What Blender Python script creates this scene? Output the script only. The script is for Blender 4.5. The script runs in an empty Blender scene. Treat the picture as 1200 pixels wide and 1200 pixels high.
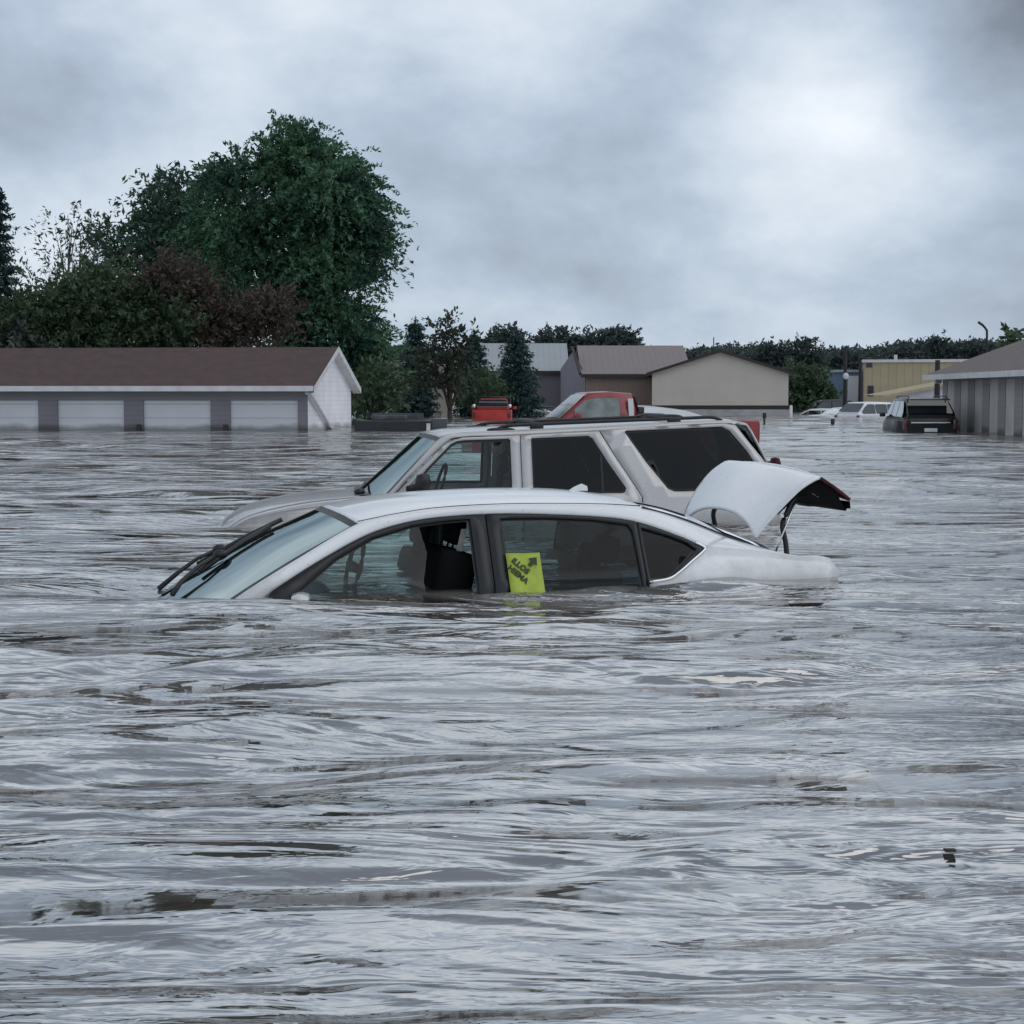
import bpy, bmesh, math, random
import numpy as np
from mathutils import Vector, Matrix
from mathutils.geometry import delaunay_2d_cdt

random.seed(7); rng = np.random.default_rng(7)
S = bpy.context.scene
COL = S.collection
R = math.radians
CAMH = 1.1; FPX = 1900.0; PITCH = math.atan(135/1900.0)

def at(px, py, D):
    """world point at distance D (metres, along +Y) seen in the photo at (px, py) of 1200"""
    a = (px-600)/FPX; b = (600-py)/FPX; c = math.cos(PITCH); s = math.sin(PITCH)
    d = Vector((a, c+b*s, -s+b*c)); t = D/d.y
    return Vector((d.x*t, D, CAMH+d.z*t))

# ------------------------------------------------------------------ tagging
def tag(o, label=None, cat=None, group=None, kind=None):
    if label: o['label'] = label
    if cat: o['category'] = cat
    if group: o['group'] = group
    if kind: o['kind'] = kind
    return o
def thing(name, label, cat, loc=(0, 0, 0), rot=(0, 0, 0), group=None):
    o = bpy.data.objects.new(name, None); COL.objects.link(o)
    o.empty_display_size = .3
    o.location = loc; o.rotation_euler = rot
    return tag(o, label, cat, group)
def link(name, me, mats, parent=None, smooth=True, loc=(0, 0, 0)):
    if not isinstance(mats, (list, tuple)): mats = [mats]
    for m in mats:
        if m.name not in [q.name for q in me.materials if q]: me.materials.append(m)
    if smooth:
        me.polygons.foreach_set('use_smooth', [True]*len(me.polygons))
    o = bpy.data.objects.new(name, me); COL.objects.link(o)
    o.location = loc
    if parent: o.parent = parent
    return o
def copy_tree(o, parent=None):
    c = o.copy(); COL.objects.link(c)
    if parent: c.parent = parent
    for ch in list(o.children): copy_tree(ch, c)
    return c
def solid(o, th=.012):
    m = o.modifiers.new('thick', 'SOLIDIFY'); m.thickness = th; m.offset = 0
    return o

# ------------------------------------------------------------------ mesh builder
class MB:
    def __init__(s): s.v = []; s.f = []; s.m = []
    def add(s, vs, fs, mi=0):
        b = len(s.v); s.v += [tuple(v) for v in vs]
        s.f += [tuple(b+i for i in f) for f in fs]; s.m += [mi]*len(fs); return s
    def box(s, c, d, rz=0, mi=0, bev=0, rx=0, ry=0):
        bm = bmesh.new(); bmesh.ops.create_cube(bm, size=1)
        bmesh.ops.scale(bm, vec=d, verts=bm.verts)
        if bev: bmesh.ops.bevel(bm, geom=bm.edges[:], offset=bev, segments=2, affect='EDGES', profile=.6)
        M = Matrix.Translation(c) @ Matrix.Rotation(rz, 4, 'Z') @ Matrix.Rotation(ry, 4, 'Y') @ Matrix.Rotation(rx, 4, 'X')
        bmesh.ops.transform(bm, matrix=M, verts=bm.verts); bm.verts.index_update()
        s.add([v.co[:] for v in bm.verts], [[v.index for v in f.verts] for f in bm.faces], mi); bm.free(); return s
    def tube(s, pts, r, n=8, mi=0, caps=True):
        pts = [Vector(p) for p in pts]; rs = r if isinstance(r, (list, tuple)) else [r]*len(pts)
        vs = []; fs = []
        for i, p in enumerate(pts):
            t = (pts[min(i+1, len(pts)-1)]-pts[max(i-1, 0)]).normalized()
            u = t.cross(Vector((0, 0, 1)) if abs(t.z) < .9 else Vector((1, 0, 0))).normalized(); w = t.cross(u)
            for k in range(n):
                a = 2*math.pi*k/n; vs.append(p+(u*math.cos(a)+w*math.sin(a))*rs[i])
        for i in range(len(pts)-1):
            for k in range(n): fs.append((i*n+k, i*n+(k+1) % n, (i+1)*n+(k+1) % n, (i+1)*n+k))
        if caps: fs.append(tuple(range(n))[::-1]); fs.append(tuple((len(pts)-1)*n+k for k in range(n)))
        return s.add(vs, fs, mi)
    def prism(s, poly, p0, ax_u, ax_v, ax_n, th, mi=0):
        """2-D polygon (u,v) extruded by th along ax_n"""
        p0, u, v, n = Vector(p0), Vector(ax_u), Vector(ax_v), Vector(ax_n)
        k = len(poly); a = [p0+u*x+v*y for x, y in poly]; b = [q+n*th for q in a]
        fs = [tuple(range(k)), tuple(range(2*k-1, k-1, -1))]+[(i, i+k, (i+1) % k+k, (i+1) % k) for i in range(k)]
        return s.add(a+b, fs, mi)
    def grid(s, rows, mi=0, mif=None):
        nr = len(rows); nc = len(rows[0]); b = len(s.v)
        for r in rows: s.v += [tuple(p) for p in r]
        for i in range(nr-1):
            for j in range(nc-1):
                s.f.append((b+i*nc+j, b+i*nc+j+1, b+(i+1)*nc+j+1, b+(i+1)*nc+j))
                s.m.append(mif(i, j, nr-1, nc-1) if mif else mi)
        return s
    def ball(s, c, r, mi=0, seg=16):
        bm = bmesh.new(); bmesh.ops.create_uvsphere(bm, u_segments=seg, v_segments=seg//2+2, radius=1)
        bmesh.ops.scale(bm, vec=r, verts=bm.verts); bmesh.ops.translate(bm, vec=c, verts=bm.verts); bm.verts.index_update()
        s.add([v.co[:] for v in bm.verts], [[v.index for v in f.verts] for f in bm.faces], mi); bm.free(); return s
    def mesh(s, name):
        me = bpy.data.meshes.new(name); me.from_pydata(s.v, [], s.f)
        me.polygons.foreach_set('material_index', s.m); me.update(); return me
    def build(s, name, mats, parent=None, smooth=False, off=(0, 0, 0)):
        if any(off): s.v = [(x+off[0], y+off[1], z+off[2]) for x, y, z in s.v]
        me = s.mesh(name)
        return link(name, me, mats, parent, smooth)

def cr(pts, n=6):
    """Catmull-Rom through the keys"""
    P = [Vector(p) for p in pts]; out = []
    P = [P[0]*2-P[1]]+P+[P[-1]*2-P[-2]]
    for i in range(1, len(P)-2):
        for k in range(n):
            t = k/n; a, b, c, d = P[i-1], P[i], P[i+1], P[i+2]
            out.append(.5*((2*b)+(c-a)*t+(2*a-5*b+4*c-d)*t*t+(3*b-a-3*c+d)*t**3))
    out.append(P[-2]); return out
def inset(poly, d):
    n = len(poly); A = sum(poly[i][0]*poly[(i+1) % n][1]-poly[(i+1) % n][0]*poly[i][1] for i in range(n)); sg = 1 if A > 0 else -1
    out = []
    for i in range(n):
        p, q, r = Vector(poly[i-1][:2]), Vector(poly[i][:2]), Vector(poly[(i+1) % n][:2])
        e1 = (q-p).normalized(); e2 = (r-q).normalized(); n1 = Vector((-e1.y, e1.x))*sg; n2 = Vector((-e2.y, e2.x))*sg
        m = n1+n2; m = m/max(m.length_squared, .25)*2
        out.append(tuple(q+m*d))
    return out
def inside(p, poly):
    c = False; n = len(poly); x, y = p
    for i in range(n):
        x1, y1 = poly[i][:2]; x2, y2 = poly[(i+1) % n][:2]
        if (y1 > y) != (y2 > y) and x < (x2-x1)*(y-y1)/(y2-y1)+x1: c = not c
    return c
def sub(poly, step):
    out = []
    for i in range(len(poly)):
        a, b = Vector(poly[i][:2]), Vector(poly[(i+1) % len(poly)][:2]); k = max(1, int((b-a).length/step))
        out += [tuple(a+(b-a)*j/k) for j in range(k)]
    return out
def smoothpoly(keys, n=4): return [tuple(p)[:2] for p in cr([(x, y, 0) for x, y in keys], n)]
def panel(mb, outer, holes, fmap, step=.07, mi=0, sgn=1):
    """triangulated sheet: polygon with holes in (x,z), laid on the curved surface fmap(x,z)->y (sgn -1 mirrors)"""
    loops = [sub(outer, step)]+[sub(h, step) for h in holes]
    V = []; E = []
    for L in loops:
        b = len(V); V += [Vector(p) for p in L]; E += [(b+i, b+(i+1) % len(L)) for i in range(len(L))]
    xs = [p[0] for p in loops[0]]; ys = [p[1] for p in loops[0]]
    nx = int((max(xs)-min(xs))/step); ny = int((max(ys)-min(ys))/step)
    for i in range(1, nx):
        for j in range(1, ny):
            p = (min(xs)+(i+.5*(j % 2))*step, min(ys)+j*step)
            if inside(p, loops[0]) and not any(inside(p, h) for h in loops[1:]):
                if min((Vector(p)-q).length for q in V[:sum(map(len, loops))]) > step*.45: V.append(Vector(p))
    vs, _, fs, _, _, _ = delaunay_2d_cdt(V, E, [], 0, 1e-5)
    out = []
    for f in fs:
        c = sum((vs[i] for i in f), Vector((0, 0)))/len(f)
        if inside(c, loops[0]) and not any(inside(c, h) for h in loops[1:]): out.append(f)
    mb.add([(v.x, fmap(v.x, v.y)*sgn, v.y) for v in vs], out, mi); return mb
def strip(mb, A, B, n=6, bul=0, sgn=1, nc=5, mi=0):
    a = cr(A, n); b = cr(B, n); rows = []
    for p, q in zip(a, b):
        row = []
        for k in range(nc+1):
            t = k/nc; r = p.lerp(q, t); w = 4*t*(1-t)*bul
            row.append((r.x, (r.y-w)*sgn, r.z+w*.6))
        rows.append(row)
    return mb.grid(rows, mi)
def topgrid(mb, E, C, n=6, nv=20, p=2.4, mi=0, mif=None, sh=0):
    e = cr(E, n); c = cr(C, n); rows = []
    for a, b in zip(e, c):
        row = []
        for k in range(nv+1):
            v = -1+2*k/nv; w = 1-abs(v)**p; wx = 1-v*v
            row.append((a.x+(b.x-a.x)*wx, v*abs(a.y), a.z+(b.z-a.z)*w+sh))
        rows.append(row)
    return mb.grid(rows, mi, mif)

# ------------------------------------------------------------------ materials
def nodes(m): return m.node_tree.nodes, m.node_tree.links
def mat(name, col, rough=.6, metal=0, var=.15, scale=3., bump=0, bscale=40., coat=0, spec=.5, coords='Object', dirt=None, stretch=(1, 1, 1)):
    m = bpy.data.materials.new(name); m.use_nodes = True; N, L = nodes(m); b = N['Principled BSDF']
    b.inputs['Roughness'].default_value = rough; b.inputs['Metallic'].default_value = metal
    b.inputs['Coat Weight'].default_value = coat; b.inputs['Specular IOR Level'].default_value = spec
    tc = N.new('ShaderNodeTexCoord'); mp = N.new('ShaderNodeMapping'); mp.inputs['Scale'].default_value = stretch
    L.new(tc.outputs[coords], mp.inputs[0])
    nz = N.new('ShaderNodeTexNoise'); nz.inputs['Scale'].default_value = scale; nz.inputs['Detail'].default_value = 6
    L.new(mp.outputs[0], nz.inputs[0])
    r = N.new('ShaderNodeValToRGB'); c = Vector(col)
    r.color_ramp.elements[0].position = .3; r.color_ramp.elements[1].position = .7
    lo = c*(1-var) if dirt is None else Vector(dirt); hi = c*(1+var)
    r.color_ramp.elements[0].color = (*lo, 1); r.color_ramp.elements[1].color = (*hi, 1)
    L.new(nz.outputs[0], r.inputs[0]); L.new(r.outputs[0], b.inputs['Base Color'])
    mr = N.new('ShaderNodeMapRange'); mr.inputs[3].default_value = max(0, rough*.75); mr.inputs[4].default_value = min(1, rough*1.3)
    L.new(nz.outputs[0], mr.inputs[0]); L.new(mr.outputs[0], b.inputs['Roughness'])
    if bump:
        n2 = N.new('ShaderNodeTexNoise'); n2.inputs['Scale'].default_value = bscale; n2.inputs['Detail'].default_value = 4
        L.new(mp.outputs[0], n2.inputs[0]); bp = N.new('ShaderNodeBump'); bp.inputs['Strength'].default_value = bump; bp.inputs['Distance'].default_value = .02
        L.new(n2.outputs[0], bp.inputs['Height']); L.new(bp.outputs[0], b.inputs['Normal'])
    return m
def siding(name, col, pitch=.2, axis='Z', rough=.7, var=.1, depth=.6, stain=True):
    """lapped boards / ribbed sheet: profile as bump plus darker line, water-stained low down"""
    m = mat(name, col, rough, var=var, scale=.8); N, L = nodes(m); b = N['Principled BSDF']
    src = b.inputs['Base Color'].links[0].from_socket
    tc = N.new('ShaderNodeTexCoord'); sp = N.new('ShaderNodeSeparateXYZ'); L.new(tc.outputs['Object'], sp.inputs[0])
    dv = N.new('ShaderNodeMath'); dv.operation = 'DIVIDE'; dv.inputs[1].default_value = pitch; L.new(sp.outputs[axis], dv.inputs[0])
    fr = N.new('ShaderNodeMath'); fr.operation = 'FRACT'; L.new(dv.outputs[0], fr.inputs[0])
    bp = N.new('ShaderNodeBump'); bp.inputs['Strength'].default_value = depth; bp.inputs['Distance'].default_value = .03
    L.new(fr.outputs[0], bp.inputs['Height']); L.new(bp.outputs[0], b.inputs['Normal'])
    rp = N.new('ShaderNodeValToRGB'); rp.color_ramp.elements[0].color = (.55, .55, .55, 1); rp.color_ramp.elements[0].position = 0
    rp.color_ramp.elements[1].position = .12; rp.color_ramp.elements[1].color = (1, 1, 1, 1); L.new(fr.outputs[0], rp.inputs[0])
    mx = N.new('ShaderNodeMixRGB'); mx.blend_type = 'MULTIPLY'; mx.inputs[0].default_value = .7
    L.new(src, mx.inputs[1]); L.new(rp.outputs[0], mx.inputs[2]); out = mx.outputs[0]
    if stain:
        ge = N.new('ShaderNodeNewGeometry'); s2 = N.new('ShaderNodeSeparateXYZ'); L.new(ge.outputs['Position'], s2.inputs[0])
        nz = N.new('ShaderNodeTexNoise'); nz.inputs['Scale'].default_value = 1.3; nz.inputs['Detail'].default_value = 5; L.new(ge.outputs['Position'], nz.inputs[0])
        ad = N.new('ShaderNodeMath'); ad.operation = 'MULTIPLY_ADD'; ad.inputs[1].default_value = -.35; L.new(nz.outputs[0], ad.inputs[0]); L.new(s2.outputs[2], ad.inputs[2])
        r3 = N.new('ShaderNodeMapRange'); r3.inputs[1].default_value = -.1; r3.inputs[2].default_value = .06; r3.inputs[3].default_value = .42; r3.inputs[4].default_value = 1; L.new(ad.outputs[0], r3.inputs[0])
        m2 = N.new('ShaderNodeMixRGB'); m2.blend_type = 'MULTIPLY'; m2.inputs[0].default_value = 1; L.new(out, m2.inputs[1]); L.new(r3.outputs[0], m2.inputs[2]); out = m2.outputs[0]
    L.new(out, b.inputs['Base Color']); return m
def leafmat(name, dark, light, scale=.6, transl=.25):
    m = bpy.data.materials.new(name); m.use_nodes = True; N, L = nodes(m); b = N['Principled BSDF']
    b.inputs['Roughness'].default_value = .6; b.inputs['Specular IOR Level'].default_value = .25
    tc = N.new('ShaderNodeTexCoord'); nz = N.new('ShaderNodeTexNoise'); nz.inputs['Scale'].default_value = scale; nz.inputs['Detail'].default_value = 4
    L.new(tc.outputs['Object'], nz.inputs[0])
    ge = N.new('ShaderNodeNewGeometry'); ad = N.new('ShaderNodeMath'); ad.operation = 'MULTIPLY_ADD'; ad.inputs[1].default_value = .35
    L.new(ge.outputs['Random Per Island'], ad.inputs[0]); L.new(nz.outputs[0], ad.inputs[2])
    r = N.new('ShaderNodeValToRGB'); r.color_ramp.elements[0].position = .45; r.color_ramp.elements[1].position = .88  # light and dark clumps: crown shading put into leaf colour, plus random leaf tone
    r.color_ramp.elements[0].color = (*dark, 1); r.color_ramp.elements[1].color = (*light, 1)
    L.new(ad.outputs[0], r.inputs[0]); L.new(r.outputs[0], b.inputs['Base Color'])
    tr = N.new('ShaderNodeBsdfTranslucent'); L.new(r.outputs[0], tr.inputs[0]); mx = N.new('ShaderNodeMixShader'); mx.inputs[0].default_value = transl
    L.new(b.outputs[0], mx.inputs[1]); L.new(tr.outputs[0], mx.inputs[2]); L.new(mx.outputs[0], N['Material Output'].inputs[0]); return m
def glass(name, tint, refl=1.5, rough=.02, gc=(.95, .97, 1)):
    m = bpy.data.materials.new(name); m.use_nodes = True; N, L = nodes(m); N.remove(N['Principled BSDF'])
    t = N.new('ShaderNodeBsdfTransparent'); g = N.new('ShaderNodeBsdfGlossy'); g.inputs['Roughness'].default_value = rough; g.inputs[0].default_value = (*gc, 1)
    tc = N.new('ShaderNodeTexCoord'); nz = N.new('ShaderNodeTexNoise'); nz.inputs['Scale'].default_value = 6; nz.inputs['Detail'].default_value = 5; L.new(tc.outputs['Object'], nz.inputs[0])
    r = N.new('ShaderNodeValToRGB'); c = Vector(tint); r.color_ramp.elements[0].color = (*(c*.85), 1); r.color_ramp.elements[1].color = (*c, 1)
    r.color_ramp.elements[0].position = .35; r.color_ramp.elements[1].position = .6; L.new(nz.outputs[0], r.inputs[0]); L.new(r.outputs[0], t.inputs[0])
    f = N.new('ShaderNodeFresnel'); f.inputs[0].default_value = refl; mx = N.new('ShaderNodeMixShader')
    L.new(f.outputs[0], mx.inputs[0]); L.new(t.outputs[0], mx.inputs[1]); L.new(g.outputs[0], mx.inputs[2]); L.new(mx.outputs[0], N['Material Output'].inputs[0]); return m

M = {}
M['black0'] = mat('black_cloth', (.006, .006, .007), .9, spec=.1)
M['white'] = mat('white_paint', (.80, .815, .835), .28, var=.05, scale=2.5, coat=.6, bump=.02, bscale=8)
M['silver'] = mat('silver_paint', (.50, .49, .49), .32, metal=.35, var=.05, scale=3, coat=.5)
M['red'] = mat('red_paint', (.23, .016, .022), .35, var=.25, scale=3, coat=.4)
M['redfade'] = mat('faded_red_paint', (.50, .035, .028), .45, var=.25, scale=2)
M['blackp'] = mat('black_paint', (.010, .012, .014), .35, var=.2, coat=.25, spec=.3)
M['trim'] = mat('black_trim', (.012, .013, .015), .45, var=.3, scale=10)
M['rubber'] = mat('rubber', (.016, .016, .017), .7, var=.3, scale=14)
M['cloth'] = mat('seat_cloth', (.022, .023, .026), .85, var=.3, scale=20, bump=.3)
M['clothl'] = mat('light_seat_cloth', (.34, .34, .33), .8, var=.2, scale=20, bump=.3)
M['liner'] = mat('headliner', (.06, .065, .07), .9, var=.15)
M['lamp'] = mat('lamp_red', (.07, .006, .009), .2, var=.3, coat=.8)
M['maroon'] = mat('maroon_lens', (.060, .012, .020), .55, var=.5, scale=18, spec=.25)
M['trimw0'] = mat('pale_window_panel', (.6, .6, .6), .5)
M['chrome'] = mat('chrome', (.75, .76, .78), .15, metal=1, var=.05)
M['gsedan'] = glass('tinted_green_glass', (.60, .74, .73), 1.45)
M['grear'] = glass('rear_door_glass', (.36, .46, .46), 1.36)
M['gwind'] = glass('windshield_glass', (.45, .56, .56), 1.42, .03, (.38, .45, .46))
M['gdark'] = glass('privacy_glass', (.03, .036, .046), 1.36)
M['gquart'] = glass('dark_quarter_glass', (.10, .13, .15), 1.36)
M['gsuv'] = glass('suv_front_glass', (.66, .78, .77), 1.4)
M['gpick'] = mat('pale_cab_glass', (.17, .20, .20), .12, var=.4, scale=4)
M['gfar'] = mat('far_car_glass', (.02, .025, .03), .08, var=.3, coat=1)

def grime(m, top=.16, col=(.13, .115, .095), amt=.75):
    N, L = nodes(m); b = N['Principled BSDF']; src = b.inputs['Base Color'].links[0].from_socket
    ge = N.new('ShaderNodeNewGeometry'); s2 = N.new('ShaderNodeSeparateXYZ'); L.new(ge.outputs['Position'], s2.inputs[0])
    nz = N.new('ShaderNodeTexNoise'); nz.inputs['Scale'].default_value = 5; nz.inputs['Detail'].default_value = 8; nz.inputs['Roughness'].default_value = .7; L.new(ge.outputs['Position'], nz.inputs[0])
    ad = N.new('ShaderNodeMath'); ad.operation = 'MULTIPLY_ADD'; ad.inputs[1].default_value = -.32; L.new(nz.outputs[0], ad.inputs[0]); L.new(s2.outputs[2], ad.inputs[2])
    mr = N.new('ShaderNodeMapRange'); mr.inputs[1].default_value = -.16; mr.inputs[2].default_value = top-.12; mr.inputs[3].default_value = amt; mr.inputs[4].default_value = 0; L.new(ad.outputs[0], mr.inputs[0])
    n2 = N.new('ShaderNodeTexNoise'); n2.inputs['Scale'].default_value = 55; n2.inputs['Detail'].default_value = 3; L.new(ge.outputs['Position'], n2.inputs[0])
    m2 = N.new('ShaderNodeMapRange'); m2.inputs[1].default_value = .60; m2.inputs[2].default_value = .72; m2.inputs[3].default_value = 0; m2.inputs[4].default_value = .22; L.new(n2.outputs[0], m2.inputs[0])
    mx_ = N.new('ShaderNodeMath'); mx_.operation = 'MAXIMUM'; L.new(mr.outputs[0], mx_.inputs[0]); L.new(m2.outputs[0], mx_.inputs[1])
    mc = N.new('ShaderNodeMixRGB'); L.new(mx_.outputs[0], mc.inputs[0]); L.new(src, mc.inputs[1]); mc.inputs[2].default_value = (*col, 1); L.new(mc.outputs[0], b.inputs['Base Color'])
for k_ in ('white', 'silver', 'red', 'redfade'): grime(M[k_], .10, amt=.40)
# ------------------------------------------------------------------ world, sun, camera
w = bpy.data.worlds.new('World'); S.world = w; w.use_nodes = True
N, L = w.node_tree.nodes, w.node_tree.links
out = N['World Output']; bg1 = N['Background']
sky = N.new('ShaderNodeTexSky'); sky.sky_type = 'NISHITA'; sky.sun_disc = False
SUN_EL, SUN_AZ = R(58), R(106)
sky.sun_elevation = SUN_EL; sky.sun_rotation = SUN_AZ; L.new(sky.outputs[0], bg1.inputs[0]); bg1.inputs[1].default_value = .08
tc = N.new('ShaderNodeTexCoord'); sp = N.new('ShaderNodeSeparateXYZ'); L.new(tc.outputs['Generated'], sp.inputs[0])
def math_(op, a=None, b=None, va=0., vb=0.):
    n = N.new('ShaderNodeMath'); n.operation = op
    if a: L.new(a, n.inputs[0])
    else: n.inputs[0].default_value = va
    if b: L.new(b, n.inputs[1])
    else: n.inputs[1].default_value = vb
    return n.outputs[0]
zc = math_('ADD', math_('MAXIMUM', sp.outputs[2], None, vb=0.), None, vb=.16)
cx = math_('DIVIDE', sp.outputs[0], zc); cy = math_('DIVIDE', sp.outputs[1], zc)
cv = N.new('ShaderNodeCombineXYZ'); L.new(cx, cv.inputs[0]); L.new(cy, cv.inputs[1])
n1 = N.new('ShaderNodeTexNoise'); n1.inputs['Scale'].default_value = 1.0; n1.inputs['Detail'].default_value = 8; n1.inputs['Roughness'].default_value = .56; n1.inputs['Distortion'].default_value = .08
mpw = N.new('ShaderNodeMapping'); mpw.inputs['Location'].default_value = (3.1, 1.6, 0); mpw.inputs['Scale'].default_value = (3.4, 3.4, 5.6); L.new(tc.outputs['Generated'], mpw.inputs[0]); L.new(mpw.outputs[0], n1.inputs[0])
# broad bright break in the cloud, up and to the right of the view; darker bank beyond it
def lobe(dirv, sharp):
    d = N.new('ShaderNodeVectorMath'); d.operation = 'DOT_PRODUCT'; L.new(tc.outputs['Generated'], d.inputs[0]); d.inputs[1].default_value = Vector(dirv).normalized()
    nn = math_('POWER', math_('MAXIMUM', d.outputs['Value'], None, vb=0.), None, vb=sharp); return nn
def vdir(px, py):
    p = at(px, py, 10)-Vector((0, 0, CAMH)); return p.normalized()
l1 = lobe(vdir(1000, 110), 420); l2 = lobe(vdir(1290, -30), 60); l3 = lobe(vdir(560, 330), 60); l4 = lobe(vdir(700, 60), 90); l5 = lobe(vdir(60, 60), 120)
n2w = N.new('ShaderNodeTexNoise'); n2w.inputs['Scale'].default_value = .8; n2w.inputs['Detail'].default_value = 5; L.new(cv.outputs[0], n2w.inputs[0])
val = math_('ADD', math_('MULTIPLY', n1.outputs[0], None, vb=.80), math_('MULTIPLY', n2w.outputs[0], None, vb=.06)); val = math_('ADD', val, None, vb=-.118)
val = math_('ADD', val, math_('MULTIPLY', l1, None, vb=.22)); val = math_('ADD', val, math_('MULTIPLY', l2, None, vb=-.27))
val = math_('ADD', val, math_('MULTIPLY', l3, None, vb=-.02)); val = math_('ADD', val, math_('MULTIPLY', l4, None, vb=.05)); val = math_('ADD', val, math_('MULTIPLY', l5, None, vb=-.10))
# elevation: bright band above the view and darkened zenith, added for the water's reflections
mrz = N.new('ShaderNodeMapRange'); mrz.interpolation_type = 'SMOOTHSTEP'; mrz.inputs[1].default_value = .50; mrz.inputs[2].default_value = .82; mrz.inputs[3].default_value = 0; mrz.inputs[4].default_value = -.42; L.new(sp.outputs[2], mrz.inputs[0])
mrb = N.new('ShaderNodeMapRange'); mrb.interpolation_type = 'SMOOTHSTEP'; mrb.inputs[1].default_value = .31; mrb.inputs[2].default_value = .44; mrb.inputs[3].default_value = 0; mrb.inputs[4].default_value = .13; L.new(sp.outputs[2], mrb.inputs[0])
val = math_('ADD', val, mrb.outputs[0])
val = math_('ADD', val, mrz.outputs[0]); val = math_('ADD', val, math_('MULTIPLY', sp.outputs[2], None, vb=.05))
rp = N.new('ShaderNodeValToRGB'); cr_ = rp.color_ramp; L.new(val, rp.inputs[0])
cr_.elements[0].position = .10; cr_.elements[0].color = (.155, .178, .215, 1)
cr_.elements[1].position = .62; cr_.elements[1].color = (.84, .86, .90, 1)
e = cr_.elements.new(.29); e.color = (.35, .42, .51, 1)
e = cr_.elements.new(.40); e.color = (.52, .58, .65, 1)
bg2 = N.new('ShaderNodeBackground'); L.new(rp.outputs[0], bg2.inputs[0]); bg2.inputs[1].default_value = 1.38
mxs = N.new('ShaderNodeMixShader'); mxs.inputs[0].default_value = .93; L.new(bg1.outputs[0], mxs.inputs[1]); L.new(bg2.outputs[0], mxs.inputs[2]); L.new(mxs.outputs[0], out.inputs[0])

sl = bpy.data.lights.new('sun', 'SUN'); sl.energy = .85; sl.angle = R(70); sl.color = (1, .96, .91)
so = bpy.data.objects.new('sun', sl); COL.objects.link(so)
# soft light comes from the right and a little behind the camera, high up
sd = Vector((math.sin(SUN_AZ)*math.cos(SUN_EL), math.cos(SUN_AZ)*math.cos(SUN_EL), math.sin(SUN_EL)))
so.rotation_euler = sd.to_track_quat('Z', 'Y').to_euler(); so.location = (30, 40, 60)
cd = bpy.data.cameras.new('camera'); cam = bpy.data.objects.new('camera', cd); COL.objects.link(cam); S.camera = cam
cam.location = (0, 0, CAMH); cam.rotation_euler = (math.pi/2-PITCH, 0, 0)
cd.sensor_width = 36; cd.lens = 36*FPX/1200; cd.clip_end = 5000; cd.clip_start = .05
S.view_settings.view_transform = 'Standard'; S.view_settings.look = 'None'; S.view_settings.exposure = 0
S.render.engine = 'CYCLES'; S.cycles.use_denoising = True; S.cycles.max_bounces = 8; S.cycles.transparent_max_bounces = 16

# ------------------------------------------------------------------ ground and water
GZ = -.95
gm = mat('silty_ground', (.09, .075, .06), .9, var=.3, scale=.5)
gb = MB(); gb.grid([[(x, y, GZ-.05) for x in (-2500, -60, 60, 2500)] for y in (-400, 0, 120, 4000)])
tag(gb.build('ground', gm), kind='structure')

def geo(a, b, d0, k):
    out = [a]
    while out[-1] < b: out.append(out[-1]+max(d0, k*out[-1]))
    return out
gy = geo(1.2, 160, .022, .0065); gy = [-300, -60, -20, -8, -3, -1, 0, .6]+gy+[200, 300, 500, 900, 1600, 3500]
gx = [0]; d = .05
while gx[-1] < 60:
    gx.append(gx[-1]+d)
    if gx[-1] > 3.4: d = min(d*1.03, 1.4)
gx += [90, 150, 300, 700, 2300]
gx = np.array([-x for x in gx[:0:-1]]+gx); gy = np.array(gy)
X, Y = np.meshgrid(gx, gy)
Z = np.zeros_like(X)
wr = np.random.default_rng(11)
# the current runs across the view: crests of many small waves, domain-warped so nothing repeats
wx = .35*np.sin(.55*X+.8*Y+1)+.22*np.sin(1.7*X-.9*Y+2)+.10*np.sin(3.7*X+2.9*Y); wy = .25*np.sin(.7*X-.5*Y)+.14*np.sin(2.1*X+1.3*Y+4)
A = X+wx; B = Y+wy
env = .65+.35*np.sin(.9*A+.3*np.sin(1.3*B))*np.sin(.8*B+1.1*np.sin(.5*A)+.6)
for i in range(64):
    lam = .16*(1.055**i)*1.0
    lam = min(lam, 4.5)
    th = wr.normal(math.pi/2, .42)                    # wave vector mostly across Y: crests lie across the view
    k = 2*math.pi/lam; amp = .0052*lam**.72*wr.uniform(.5, 1.3)*.86
    fade = np.clip((lam*55-Y)/(lam*25), 0, 1)         # too fine for the mesh far away: the bump takes over
    ph = wr.uniform(0, 6.28)
    Z += amp*np.sin(k*(A*math.cos(th)+B*math.sin(th))+ph)*fade*env*(1.0 if lam > .35 else .8)
Z *= np.clip(1-(Y-70)/90, 0, 1)
def bumpz(x0, y0, sx, sy, h, ang=0):
    dx = (X-x0)*math.cos(ang)+(Y-y0)*math.sin(ang); dy = -(X-x0)*math.sin(ang)+(Y-y0)*math.cos(ang)
    return h*np.exp(-(dx/sx)**2-(dy/sy)**2)
Z += bumpz(-2.15, 9.55, .62, .50, -.115)              # the flow draws down behind the sedan's nose
Z += bumpz(-1.75, 8.50, .95, .20, .030, .05)           # and heaps up in front of it
Z += bumpz(-.7, 8.15, 1.3, .07, .016, .11)
Z += bumpz(-.2, 7.95, .9, .05, -.012, .10)
Z += bumpz(-3.1, 14.2, .6, .5, -.03)
Z += bumpz(.25, 9.16, 1.7, .07, .020, R(16))*(1+.5*np.sin(9*X+3*Y))     # water lapping along the sedan's side
Z += bumpz(.35, 8.98, 1.6, .05, -.012, R(16))*(1+.6*np.sin(7*X+1))
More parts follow.
